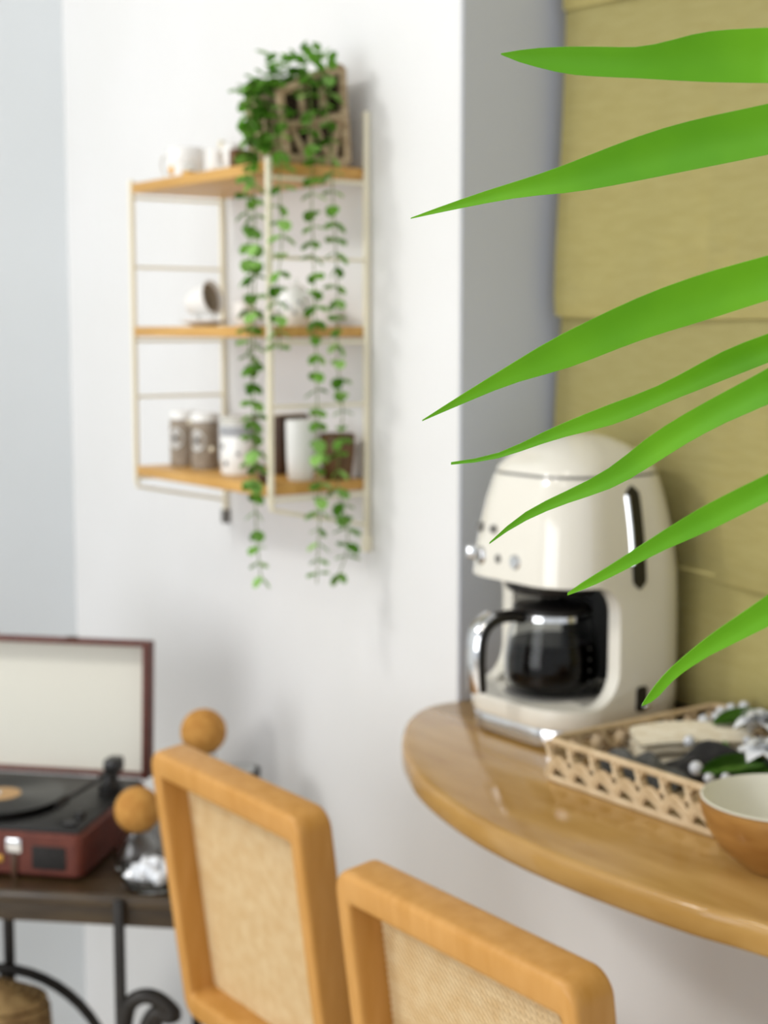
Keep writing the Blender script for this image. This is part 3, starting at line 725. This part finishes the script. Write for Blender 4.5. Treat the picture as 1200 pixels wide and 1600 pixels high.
# bushy crown over the basket: hundreds of leaves in one piece
bm = NEW(); random.seed(23)
for k in range(150):
    u = random.random()
    if u < .62:
        s = random.random(); y = -.158+.115*s; z = 1.715+.045*math.sin(PI*min(1, s*1.1))*random.uniform(.2, 1.0)+random.uniform(-.014, .006); x = random.uniform(-1.80, -1.715)
    elif u < .93: y = random.uniform(-.172, -.138); z = random.uniform(1.63, 1.725); x = random.uniform(-1.765, -1.72)
    else: y = random.uniform(-.125, -.055); z = random.uniform(1.64, 1.74); x = random.uniform(-1.716, -1.708)
    t_ = vleaf(random.uniform(.008, .012))
    merge(bm, t_, Matrix.Translation(Vector((x, y, z))-OFF) @ Euler((random.uniform(-.5, .5), random.uniform(-.6, .8), random.uniform(0, 6.28))).to_matrix().to_4x4())
for y, z in ((-.098, 1.762), (-.072, 1.764), (-.082, 1.752), (-.106, 1.752), (-.066, 1.755)):
    for k in range(3):
        merge(bm, vleaf(.008), Matrix.Translation(Vector((-1.735+.01*k, y+.004*k, z-.008*k))-OFF) @ Euler((random.uniform(-.5, .5), -.9+random.uniform(-.3, .3), random.uniform(0, 6.28))).to_matrix().to_4x4())
tag(obj('foliage', bm, M['vine_dark'], pl, 60), kind='stuff')
LEAFLETS = [
  [(-0.5848,-0.7203,1.5328,-0.5850,-0.7201,1.5324,-0.5850,-0.7201,1.5320), (-0.5769,-0.7151,1.5337,-0.5781,-0.7144,1.5312,-0.5784,-0.7144,1.5283), (-0.5691,-0.7098,1.5341,-0.5710,-0.7086,1.5301,-0.5714,-0.7087,1.5254), (-0.5614,-0.7045,1.5340,-0.5637,-0.7030,1.5289,-0.5643,-0.7031,1.5229), (-0.5537,-0.6992,1.5336,-0.5563,-0.6974,1.5279,-0.5570,-0.6976,1.5210), (-0.5462,-0.6939,1.5330,-0.5489,-0.6920,1.5270,-0.5495,-0.6921,1.5199), (-0.5387,-0.6886,1.5323,-0.5414,-0.6866,1.5262,-0.5420,-0.6867,1.5190), (-0.5313,-0.6834,1.5318,-0.5340,-0.6813,1.5256,-0.5346,-0.6814,1.5182), (-0.5241,-0.6785,1.5325,-0.5269,-0.6759,1.5255,-0.5275,-0.6758,1.5173), (-0.5169,-0.6737,1.5340,-0.5201,-0.6705,1.5259,-0.5206,-0.6702,1.5164), (-0.5098,-0.6689,1.5357,-0.5133,-0.6651,1.5265,-0.5137,-0.6646,1.5156), (-0.5027,-0.6641,1.5367,-0.5063,-0.6599,1.5267,-0.5067,-0.6591,1.5148), (-0.4956,-0.6593,1.5369,-0.4993,-0.6547,1.5265,-0.4996,-0.6539,1.5142), (-0.4884,-0.6544,1.5368,-0.4921,-0.6497,1.5262,-0.4925,-0.6488,1.5136), (-0.4813,-0.6496,1.5366,-0.4851,-0.6447,1.5259,-0.4854,-0.6438,1.5131), (-0.4679,-0.6442,1.5350,-0.4710,-0.6401,1.5255,-0.4713,-0.6392,1.5152), (-0.4565,-0.6395,1.5315,-0.4584,-0.6368,1.5254,-0.4586,-0.6362,1.5189), (-0.4486,-0.6359,1.5266,-0.4490,-0.6353,1.5252,-0.4490,-0.6352,1.5238)],
  [(-0.6515,-0.7246,1.4585,-0.6517,-0.7245,1.4582,-0.6517,-0.7245,1.4579), (-0.6396,-0.7173,1.4629,-0.6400,-0.7169,1.4617,-0.6400,-0.7168,1.4603), (-0.6277,-0.7102,1.4670,-0.6284,-0.7094,1.4649,-0.6285,-0.7092,1.4626), (-0.6158,-0.7031,1.4709,-0.6169,-0.7021,1.4680,-0.6169,-0.7018,1.4647), (-0.6040,-0.6962,1.4744,-0.6054,-0.6948,1.4707,-0.6054,-0.6946,1.4665), (-0.5922,-0.6895,1.4779,-0.5940,-0.6877,1.4731,-0.5941,-0.6873,1.4677), (-0.5806,-0.6831,1.4817,-0.5828,-0.6807,1.4755,-0.5829,-0.6801,1.4684), (-0.5693,-0.6770,1.4859,-0.5718,-0.6738,1.4783,-0.5719,-0.6730,1.4697), (-0.5581,-0.6709,1.4900,-0.5609,-0.6672,1.4813,-0.5609,-0.6662,1.4715), (-0.5470,-0.6650,1.4937,-0.5500,-0.6608,1.4843,-0.5500,-0.6596,1.4734), (-0.5359,-0.6590,1.4970,-0.5391,-0.6545,1.4869,-0.5391,-0.6533,1.4753), (-0.5248,-0.6531,1.4996,-0.5281,-0.6484,1.4892,-0.5282,-0.6472,1.4772), (-0.5137,-0.6472,1.5017,-0.5171,-0.6425,1.4912,-0.5172,-0.6414,1.4790), (-0.5028,-0.6414,1.5035,-0.5062,-0.6368,1.4930,-0.5064,-0.6358,1.4808), (-0.4919,-0.6358,1.5053,-0.4954,-0.6312,1.4948,-0.4957,-0.6303,1.4826), (-0.4789,-0.6303,1.5073,-0.4817,-0.6264,1.4981,-0.4820,-0.6256,1.4883), (-0.4677,-0.6254,1.5072,-0.4695,-0.6228,1.5013,-0.4697,-0.6223,1.4950), (-0.4600,-0.6217,1.5047,-0.4604,-0.6211,1.5034,-0.4604,-0.6210,1.5021)],
  [(-0.6221,-0.7390,1.3551,-0.6222,-0.7389,1.3548,-0.6222,-0.7389,1.3544), (-0.6118,-0.7322,1.3629,-0.6122,-0.7316,1.3614,-0.6121,-0.7313,1.3599), (-0.6015,-0.7255,1.3705,-0.6022,-0.7244,1.3679,-0.6020,-0.7239,1.3652), (-0.5913,-0.7189,1.3779,-0.5922,-0.7172,1.3742,-0.5920,-0.7165,1.3704), (-0.5811,-0.7125,1.3851,-0.5823,-0.7101,1.3802,-0.5820,-0.7090,1.3749), (-0.5709,-0.7062,1.3922,-0.5725,-0.7029,1.3856,-0.5719,-0.7014,1.3785), (-0.5606,-0.6998,1.3987,-0.5625,-0.6959,1.3908,-0.5618,-0.6941,1.3822), (-0.5504,-0.6933,1.4046,-0.5525,-0.6891,1.3960,-0.5518,-0.6872,1.3867), (-0.5402,-0.6868,1.4103,-0.5424,-0.6824,1.4012,-0.5419,-0.6806,1.3914), (-0.5300,-0.6803,1.4156,-0.5324,-0.6758,1.4061,-0.5319,-0.6741,1.3958), (-0.5198,-0.6739,1.4203,-0.5223,-0.6693,1.4105,-0.5219,-0.6676,1.3996), (-0.5094,-0.6674,1.4245,-0.5121,-0.6628,1.4144,-0.5118,-0.6612,1.4032), (-0.4991,-0.6610,1.4282,-0.5019,-0.6565,1.4181,-0.5018,-0.6551,1.4068), (-0.4889,-0.6546,1.4314,-0.4918,-0.6503,1.4215,-0.4918,-0.6493,1.4105), (-0.4786,-0.6483,1.4345,-0.4816,-0.6443,1.4249,-0.4818,-0.6436,1.4141), (-0.4661,-0.6431,1.4388,-0.4685,-0.6397,1.4304,-0.4687,-0.6391,1.4218), (-0.4554,-0.6385,1.4409,-0.4569,-0.6363,1.4355,-0.4570,-0.6359,1.4300), (-0.4479,-0.6351,1.4402,-0.4483,-0.6346,1.4391,-0.4483,-0.6345,1.4379)],
  [(-0.6271,-0.7163,1.3321,-0.6273,-0.7161,1.3314,-0.6274,-0.7161,1.3307), (-0.6154,-0.7096,1.3345,-0.6159,-0.7093,1.3335,-0.6160,-0.7094,1.3323), (-0.6042,-0.7032,1.3380,-0.6048,-0.7029,1.3365,-0.6049,-0.7030,1.3349), (-0.5935,-0.6974,1.3433,-0.5942,-0.6968,1.3412,-0.5944,-0.6968,1.3389), (-0.5830,-0.6918,1.3492,-0.5839,-0.6909,1.3463,-0.5840,-0.6907,1.3433), (-0.5725,-0.6863,1.3546,-0.5736,-0.6850,1.3510,-0.5736,-0.6847,1.3471), (-0.5619,-0.6808,1.3596,-0.5633,-0.6791,1.3551,-0.5632,-0.6787,1.3503), (-0.5514,-0.6754,1.3643,-0.5529,-0.6734,1.3592,-0.5529,-0.6729,1.3537), (-0.5411,-0.6699,1.3687,-0.5427,-0.6681,1.3636,-0.5428,-0.6677,1.3581), (-0.5310,-0.6647,1.3734,-0.5326,-0.6630,1.3684,-0.5328,-0.6628,1.3630), (-0.5212,-0.6600,1.3789,-0.5229,-0.6581,1.3735,-0.5231,-0.6578,1.3677), (-0.5116,-0.6556,1.3847,-0.5134,-0.6533,1.3787,-0.5135,-0.6528,1.3721), (-0.5020,-0.6513,1.3902,-0.5039,-0.6486,1.3836,-0.5039,-0.6480,1.3765), (-0.4923,-0.6468,1.3948,-0.4942,-0.6440,1.3881,-0.4942,-0.6434,1.3808), (-0.4825,-0.6422,1.3987,-0.4845,-0.6396,1.3921,-0.4846,-0.6391,1.3850), (-0.4703,-0.6370,1.4065,-0.4719,-0.6347,1.4007,-0.4720,-0.6343,1.3949), (-0.4598,-0.6325,1.4119,-0.4608,-0.6310,1.4083,-0.4609,-0.6307,1.4046), (-0.4525,-0.6292,1.4143,-0.4527,-0.6289,1.4136,-0.4527,-0.6288,1.4128)],
  [(-0.6115,-0.7029,1.2907,-0.6117,-0.7027,1.2902,-0.6117,-0.7027,1.2897), (-0.6015,-0.6997,1.2999,-0.6018,-0.6991,1.2986,-0.6017,-0.6988,1.2972), (-0.5911,-0.6962,1.3080,-0.5915,-0.6953,1.3059,-0.5914,-0.6948,1.3037), (-0.5801,-0.6922,1.3146,-0.5808,-0.6911,1.3120,-0.5806,-0.6906,1.3092), (-0.5689,-0.6880,1.3205,-0.5698,-0.6868,1.3173,-0.5697,-0.6864,1.3139), (-0.5578,-0.6841,1.3264,-0.5590,-0.6825,1.3223,-0.5589,-0.6821,1.3181), (-0.5472,-0.6807,1.3329,-0.5485,-0.6786,1.3278,-0.5484,-0.6780,1.3225), (-0.5372,-0.6780,1.3404,-0.5386,-0.6753,1.3343,-0.5384,-0.6743,1.3280), (-0.5275,-0.6755,1.3481,-0.5290,-0.6725,1.3414,-0.5286,-0.6713,1.3343), (-0.5175,-0.6728,1.3549,-0.5192,-0.6697,1.3480,-0.5189,-0.6685,1.3406), (-0.5075,-0.6698,1.3611,-0.5093,-0.6669,1.3542,-0.5092,-0.6660,1.3468), (-0.4974,-0.6669,1.3669,-0.4993,-0.6642,1.3599,-0.4993,-0.6635,1.3524), (-0.4873,-0.6642,1.3724,-0.4894,-0.6614,1.3652,-0.4895,-0.6609,1.3575), (-0.4772,-0.6617,1.3778,-0.4795,-0.6587,1.3702,-0.4796,-0.6582,1.3620), (-0.4673,-0.6593,1.3832,-0.4697,-0.6562,1.3751,-0.4699,-0.6556,1.3664), (-0.4555,-0.6543,1.3917,-0.4574,-0.6517,1.3847,-0.4575,-0.6511,1.3777), (-0.4453,-0.6500,1.3976,-0.4465,-0.6483,1.3932,-0.4466,-0.6479,1.3887), (-0.4382,-0.6468,1.4001,-0.4384,-0.6464,1.3991,-0.4385,-0.6463,1.3981)],
  [(-0.5414,-0.7120,1.2747,-0.5416,-0.7119,1.2741,-0.5416,-0.7118,1.2734), (-0.5347,-0.7095,1.2801,-0.5350,-0.7087,1.2783,-0.5349,-0.7084,1.2766), (-0.5280,-0.7068,1.2850,-0.5285,-0.7057,1.2826,-0.5283,-0.7052,1.2802), (-0.5213,-0.7041,1.2898,-0.5219,-0.7029,1.2870,-0.5217,-0.7024,1.2840), (-0.5147,-0.7015,1.2947,-0.5154,-0.7001,1.2914,-0.5152,-0.6996,1.2880), (-0.5081,-0.6990,1.2996,-0.5090,-0.6974,1.2958,-0.5088,-0.6968,1.2920), (-0.5016,-0.6966,1.3044,-0.5026,-0.6948,1.3002,-0.5024,-0.6941,1.2959), (-0.4952,-0.6942,1.3091,-0.4962,-0.6922,1.3044,-0.4960,-0.6915,1.2997), (-0.4887,-0.6919,1.3136,-0.4898,-0.6896,1.3085,-0.4896,-0.6888,1.3031), (-0.4822,-0.6896,1.3181,-0.4835,-0.6871,1.3124,-0.4832,-0.6862,1.3065), (-0.4757,-0.6872,1.3223,-0.4771,-0.6846,1.3163,-0.4768,-0.6837,1.3100), (-0.4692,-0.6848,1.3262,-0.4707,-0.6822,1.3200,-0.4705,-0.6814,1.3136), (-0.4627,-0.6825,1.3300,-0.4643,-0.6799,1.3237,-0.4642,-0.6792,1.3173), (-0.4562,-0.6801,1.3337,-0.4579,-0.6777,1.3274,-0.4579,-0.6771,1.3209), (-0.4498,-0.6779,1.3373,-0.4516,-0.6756,1.3310,-0.4517,-0.6751,1.3245), (-0.4383,-0.6732,1.3471,-0.4397,-0.6712,1.3417,-0.4398,-0.6708,1.3364), (-0.4283,-0.6691,1.3545,-0.4292,-0.6678,1.3510,-0.4293,-0.6676,1.3476), (-0.4213,-0.6662,1.3583,-0.4215,-0.6659,1.3576,-0.4215,-0.6659,1.3569)],
  [(-0.5015,-0.7008,1.2263,-0.5016,-0.7006,1.2258,-0.5016,-0.7006,1.2253), (-0.4979,-0.7003,1.2317,-0.4981,-0.6990,1.2297,-0.4977,-0.6983,1.2277), (-0.4943,-0.6995,1.2369,-0.4946,-0.6978,1.2341,-0.4941,-0.6968,1.2313), (-0.4906,-0.6983,1.2418,-0.4910,-0.6967,1.2387,-0.4906,-0.6958,1.2357), (-0.4867,-0.6970,1.2463,-0.4873,-0.6955,1.2431,-0.4870,-0.6948,1.2398), (-0.4826,-0.6955,1.2506,-0.4833,-0.6940,1.2470,-0.4832,-0.6934,1.2435), (-0.4785,-0.6940,1.2547,-0.4793,-0.6924,1.2508,-0.4792,-0.6919,1.2469), (-0.4744,-0.6925,1.2588,-0.4753,-0.6908,1.2545,-0.4752,-0.6903,1.2501), (-0.4702,-0.6910,1.2627,-0.4713,-0.6891,1.2580,-0.4712,-0.6886,1.2532), (-0.4659,-0.6894,1.2665,-0.4672,-0.6874,1.2612,-0.4671,-0.6869,1.2559), (-0.4616,-0.6878,1.2701,-0.4630,-0.6857,1.2644,-0.4630,-0.6852,1.2586), (-0.4573,-0.6862,1.2737,-0.4589,-0.6840,1.2675,-0.4589,-0.6835,1.2613), (-0.4531,-0.6847,1.2772,-0.4547,-0.6823,1.2706,-0.4548,-0.6818,1.2640), (-0.4488,-0.6832,1.2808,-0.4506,-0.6807,1.2738,-0.4507,-0.6802,1.2666), (-0.4446,-0.6817,1.2843,-0.4466,-0.6791,1.2768,-0.4467,-0.6786,1.2693), (-0.4330,-0.6767,1.2952,-0.4346,-0.6745,1.2888,-0.4347,-0.6740,1.2827), (-0.4231,-0.6724,1.3034,-0.4241,-0.6709,1.2993,-0.4242,-0.6706,1.2954), (-0.4161,-0.6693,1.3077,-0.4164,-0.6689,1.3068,-0.4164,-0.6689,1.3059)],
]

# ================================================================== sewing-machine table in the corner
EX = math.atan2(.724, .690)
tb = thing('console_table', 'dark wood table on a black iron treadle stand in the corner', 'table', (-1.652, -.287, 0), EX)
TZ = .68
def T(x, y, z): return (x, y, z)
def toptable(): 
    bm = NEW(); loops = []
    for z, k in ((TZ-.018, .003), (TZ-.014, 0), (TZ-.004, 0), (TZ, .003)):
        loops.append([(x-.45, y+.197, z) for x, y in rrect(.90-2*k, .394-2*k, .03, 6)])
    return loft(bm, loops)
obj('tabletop', toptable(), M['table_wood'], tb, 40)
bm = NEW(); add_box(bm, (-.885, .012, TZ-.045), (-.012, .03, TZ-.018), bev=.002); add_box(bm, (-.885, .364, TZ-.045), (-.012, .382, TZ-.018), bev=.002)
add_box(bm, (-.03, .03, TZ-.045), (-.012, .364, TZ-.018), bev=.002); add_box(bm, (-.885, .03, TZ-.045), (-.867, .364, TZ-.018), bev=.002)
obj('apron', bm, M['table_wood'], tb)
for x in (-.125, -.78):
    for y in (-.006, .364):
        bm = NEW()
        if y < 0: add_box(bm, (x-.007, y-.006, 0), (x+.007, y+.005, TZ-.002), bev=.003)
        else: add_box(bm, (x-.007, y-.006, 0), (x+.007, y+.006, TZ-.045), bev=.003)
        obj('leg', bm, M['black_metal'], tb)
    bm = NEW(); add_box(bm, (x-.007, -.004, .06), (x+.007, .364, .075), bev=.002); obj('foot_rail', bm, M['black_metal'], tb)
# cast scroll on the right front leg
bm = NEW(); tube(bm, catmull([(-.121, -.004, .510), (-.114, -.004, .538), (-.095, -.004, .550), (-.074, -.004, .546), (-.055, -.004, .529), (-.064, -.004, .525), (-.078, -.004, .529), (-.091, -.004, .510), (-.093, -.004, .48), (-.106, -.004, .40), (-.121, -.004, .36)], 5), .0105, 8)
obj('iron_scroll', bm, M['black_metal'], tb, 60)
bm = NEW(); tube(bm, catmull([(-.076, -.004, .536), (-.080, -.004, .51), (-.074, -.004, .48), (-.080, -.004, .45)], 5), .009, 8); obj('iron_scroll', bm, M['black_metal'], tb, 60)
# flywheel
wc = Vector((-.340, .13, .358)); WR = .158
bm = NEW(); tube(bm, [wc+Vector((WR*math.cos(2*PI*k/48), 0, WR*math.sin(2*PI*k/48))) for k in range(48)], .0075, 8, True); fwheel = obj('flywheel', bm, M['black_metal'], tb, 60)
for k in range(5):
    a = 2*PI/5*k+math.radians(18); bm = NEW(); tube(bm, [wc, wc+Vector((WR*math.cos(a), 0, WR*math.sin(a)))], .004, 8); obj('spoke', bm, M['black_metal'], fwheel, 60)
bm = NEW(); tube(bm, [wc+Vector((0, -.02, 0)), wc+Vector((0, .03, 0))], .010, 12); obj('axle', bm, M['black_metal'], fwheel, 60)
bm = NEW(); tube(bm, [(-.337, .15, TZ-.019), (-.337, .15, TZ-.05), (-.337, .15, .60), (-.337, .15, .118)], [.0055, .0075, .008, .0065], 10); obj('spindle', bm, M['black_metal'], tb, 60)
obj('lower_shelf', box((-.79, -.004, .105), (-.105, .364, .118), .003), M['black_metal'], tb)
# basket on the lower shelf
bs = thing('jute_basket', 'lidded jute basket on the lower shelf under the record player', 'basket', Matrix.Rotation(EX, 4, 'Z') @ Vector((-.318, .085, 0)) + Vector((-1.652, -.287, .118)), EX)
bs.location = Matrix.Rotation(EX, 4, 'Z') @ Vector((-.330, .060, 0)) + Vector((-1.652, -.287, .118))
def coil_prof(pr, n):
    return pr
bm = NEW()
for k in range(33):
    z = .006+.0115*k; r = .062+.020*math.sin(PI*min(1, (z+.02)/.55))
    tube(bm, [(r*math.cos(2*PI*i/28), .62*r*math.sin(2*PI*i/28), z) for i in range(28)], .0068, 6, True)
tag(obj('coil_wall', bm, M['basket'], bs, 60), kind='stuff')
bm = NEW()
for k in range(7):
    r = .074-.0105*k; z = .386+.004*k
    tube(bm, [(r*math.cos(2*PI*i/28), .62*r*math.sin(2*PI*i/28), z) for i in range(28)], .0064, 6, True)
tag(obj('lid', bm, M['basket'], bs, 60), kind='stuff')

# ---- record player
def TW_(x, y, z): return Matrix.Rotation(EX, 4, 'Z') @ Vector((x, y, 0)) + Vector((-1.652, -.287, z))
RZ = EX - math.radians(3)
rp = thing('record_player', 'oxblood suitcase record player with its lid open on the dark table', 'record player', TW_(-.190, .042, TZ), RZ)
W_, D_ = .375, .255
BH = .062
bm = NEW(); loops = []
for z, k in ((.004, .003), (.007, 0), (BH-.003, 0), (BH, .003)):
    loops.append([(x-W_/2, y+D_/2, z) for x, y in rrect(W_-2*k, D_-2*k, .012, 5)])
obj('case', loft(bm, loops), M['suitcase'], rp, 40)
for x in (-.03, -W_+.03):
    for y in (.03, D_-.03): obj('rubber_foot', lathe(NEW(), [(0, 0), (.008, 0), (.008, .0045), (0, .0045)], 12, (x, y, 0)), M['dark_plastic'], rp)
obj('deck', box((-W_+.006, .006, BH-.001), (-.006, D_-.006, BH+.004), .0015), M['deck'], rp)
obj('speaker_grille', box((-.070, -.0015, .013), (-.021, .004, .046), .003), M['grille'], rp)
obj('speaker_grille', box((-W_+.021, -.0015, .013), (-W_+.070, .004, .046), .003), M['grille'], rp)
obj('latch', box((-.105, -.003, .034), (-.083, .003, .054), .0015), M['chrome'], rp)['label'] = 'metal latch'
obj('strap', box((-.098, -.004, .0005), (-.090, .003, .036), .001), M['dark_brown'], rp)
obj('brass_badge', box((-.128, -.002, .020), (-.110, .003, .030), .0012), M['gold'], rp)
bm = NEW(); tube(bm, catmull([(-.15, -.001, .03), (-.152, -.016, .028), (-.20, -.018, .026), (-.205, -.001, .03)], 5), .004, 8); obj('carry_handle', bm, M['dark_brown'], rp, 60)
pc = Vector((-.166, .112, 0))
obj('platter', lathe(NEW(), [(0, BH+.004), (.076, BH+.004), (.078, BH+.006), (.078, BH+.012), (0, BH+.012)], 48, pc), M['black_metal'], rp, 40)
obj('tonearm_base', lathe(NEW(), [(0, BH+.004), (.017, BH+.004), (.017, BH+.016), (.012, BH+.020), (.010, BH+.034), (0, BH+.034)], 20, (-.030, .185, 0)), M['dark_plastic'], rp, 40)
obj('counterweight', box((-.040, .181, BH+.028), (-.018, .213, BH+.050), .004), M['dark_plastic'], rp)
bm = NEW(); tube(bm, [(-.029, .195, BH+.036), (-.034, .140, BH+.032), (-.050, .068, BH+.026)], .0036, 8); tube(bm, [(-.048, .073, BH+.026), (-.056, .053, BH+.0215)], .0062, 8, flat=.6); obj('tonearm', bm, M['dark_plastic'], rp, 60)
obj('speed_switch', box((-.036, .024, BH+.004), (-.016, .034, BH+.010), .002), M['dark_plastic'], rp)
obj('control_knob', lathe(NEW(), [(0, BH+.014), (.007, BH+.014), (.0085, BH+.004), (0, BH+.004)], 16, (-.026, .062, 0)), M['dark_plastic'], rp, 40)
# lid: open, hinged along the back
lid = thing('lid', None, None); lid.parent = rp; lid.location = (0, D_-.004, BH+.002); lid.rotation_euler = (math.radians(-4), 0, 0)
LH, LD = .203, .034
bm = NEW()
add_box(bm, (-W_, -.002, 0), (-W_+.007, LD, LH), bev=.002); add_box(bm, (-.007, -.002, 0), (0, LD, LH), bev=.002)
add_box(bm, (-W_+.007, -.002, LH-.006), (-.007, LD, LH), bev=.002); add_box(bm, (-W_+.007, .010, 0), (-.007, LD, .006), bev=.002)
add_box(bm, (-W_+.004, LD-.004, .004), (-.004, LD, LH-.004))
obj('lid_shell', bm, M['suitcase'], lid)
bm = NEW(); add_box(bm, (-W_+.007, LD-.007, .006), (-.007, LD-.0042, LH-.006)); obj('lid_lining', bm, M['lining'], lid, 0)['label'] = 'ivory lid lining'
obj('lid_catch', box((-.128, .004, LH-.001), (-.112, .014, LH+.004), .001), M['dark_brown'], lid)
tag(obj('vinyl_record', lathe(NEW(), [(0, BH+.0122)] + [(.034+.0015*i, BH+.0122) for i in range(38)] + [(.0905, BH+.0126), (.0905, BH+.0138)] + [(.0895-.00055*i*1.0, BH+.0138+(.00022 if i % 2 else 0)) for i in range(100)] + [(.034, BH+.0140), (0, BH+.0140)], 64, pc), M['vinyl'], None, 60),
    'black vinyl record on the platter of the record player', 'record')
rec = bpy.data.objects['vinyl_record']; rec.location = rp.location; rec.rotation_euler = (0, 0, RZ)
obj('record_label', lathe(NEW(), [(0, BH+.0141), (.030, BH+.0141), (.030, BH+.0146), (0, BH+.0146)], 32, pc), M['label'], rec, 40)['label'] = 'tan paper label'
obj('hole_rim', lathe(NEW(), [(0, BH+.0147), (.0035, BH+.0147), (.003, BH+.0180), (0, BH+.0185)], 12, pc), M['chrome'], rec, 40)

# ---- glassware on the table
def jar(loc, zb, rb, label):
    t = thing('cork_jar', label, 'jar', (loc[0], loc[1], TZ), 0, 'glass jars with cork ball stoppers')
    h = zb-TZ-rb+.008
    rn = .017
    o_ = [(0, 0), (.026, 0), (.030, .004), (.031, .012), (.029, h*.55), (rn+.003, h*.82), (rn, h*.9), (rn+.002, h)]
    i_ = [(rn, h), (rn-.002, h*.9), (rn+.001, h*.8), (.0268, h*.53), (.0285, .012), (.026, .006), (0, .005)]
    obj('glass_body', lathe(NEW(), o_+i_, 36), M['glass'], t, 60)
    obj('cork_stopper', sphere(rb, 32, 20, (0, 0, zb-TZ)), M['cork'], t, 80)['label'] = 'round cork ball'
    return t
jar((-1.8203, -.3099), .7608, .0312, 'glass jar with a cork ball stopper beside the record player')
jar((-1.8952, -.1665), .8299, .033, 'glass jar with a cork ball stopper behind the far cane chair')
p = TW_(-.030, .290, TZ)
tag(obj('glass_tumbler', lathe(NEW(), [(0, 0), (.021, 0), (.022, .002), (.025, .088), (.0245, .089), (.0237, .088), (.0205, .008), (0, .007)], 32, p), M['glass'], None, 60),
    'clear tumbler on the table behind the far cane chair', 'glass')
p = TW_(-.066, .115, TZ)
k_ = thing('salt_shaker', 'small dark glass shaker with a steel cap beside the cork jar', 'shaker', p)
obj('shaker_body', lathe(NEW(), [(0, 0), (.013, 0), (.0145, .003), (.012, .026), (0, .026)], 20), M['dark_plastic'], k_, 50)
obj('cap', lathe(NEW(), [(.0122, .0265), (.0128, .034), (.009, .041), (0, .043), (0, .0265)], 20), M['chrome'], k_, 50)
p = TW_(-.093, .044, TZ)
d_ = thing('crystal_dish', 'low glass dish heaped with white crystals at the table edge', 'dish', p)
obj('dish', lathe(NEW(), [(0, 0), (.029, 0), (.033, .003), (.0385, .014), (.039, .018), (.0372, .018), (.0355, .012), (.030, .006), (0, .005)], 36), M['glass'], d_, 60)
d_.scale = (1.14, 1.14, 1.14)
random.seed(5); st = None
for k in range(17):
    a = 2.4*k; r = .0068*math.sqrt(k)*1.0; z = .015+.012*max(0, 1-r/.026)
    if st is None:
        bm = NEW(); bmesh.ops.create_icosphere(bm, subdivisions=1, radius=.0085)
        for v in bm.verts: v.co *= random.uniform(.8, 1.2)
        st = obj('crystal', bm, M['crystal'], d_, 0, (r*math.cos(a), r*math.sin(a), z))
    else: inst(st, d_, (r*math.cos(a), r*math.sin(a), z), (random.uniform(0, 6), random.uniform(0, 6), random.uniform(0, 6)), scale=(random.uniform(.8, 1.1),)*3)

# ================================================================== potted palm in the foreground
pm = thing('potted_palm', 'bright green palm reaching long pointed leaflets in front of the blind', 'plant', (-.30, -.56, 0))
pb = Vector((-.30, -.56, 0))
obj('pot', lathe(NEW(), [(0, 0), (.095, 0), (.10, .004), (.125, .22), (.135, .225), (.137, .25), (.125, .252), (.121, .225), (.11, .20), (0, .20)], 36), M['terracotta'], pm, 50)
obj('soil', lathe(NEW(), [(0, .228), (.05, .225), (.119, .222), (.112, .202), (0, .202)], 28), M['soil'], pm, 60)
R_ = [(-.30, -.56, .22), (-.315, -.585, .5), (-.345, -.62, .8), (-.3884, -.6469, 1.0974), (-.4087, -.6583, 1.1812), (-.4205, -.6578, 1.265), (-.4253, -.6564, 1.3041), (-.4308, -.6535, 1.3572), (-.4354, -.6502, 1.4047), (-.4403, -.6457, 1.4606), (-.4451, -.6405, 1.5192), (-.4459, -.6333, 1.5611), (-.4396, -.6171, 1.5974)]
cv = [p-pb for p in catmull(R_, 4)]
bm = NEW(); tube(bm, cv, [.011-.0085*i/(len(cv)-1) for i in range(len(cv))], 8); obj('stem', bm, M['palm_stem'], pm, 60)
for rows in LEAFLETS:
    bm = NEW(); V = []
    for r in rows: V.append([bm.verts.new(Vector(r[3*i:3*i+3])-pb) for i in range(3)])
    for a, b in zip(V, V[1:]):
        bm.faces.new((a[0], b[0], b[1], a[1])); bm.faces.new((a[1], b[1], b[2], a[2]))
    bmesh.ops.subdivide_edges(bm, edges=list(bm.edges), cuts=1, use_grid_fill=True, smooth=.3)
    bmesh.ops.solidify(bm, geom=list(bm.faces), thickness=.0005)
    obj('leaflet', bm, M['palm'], pm, 80)
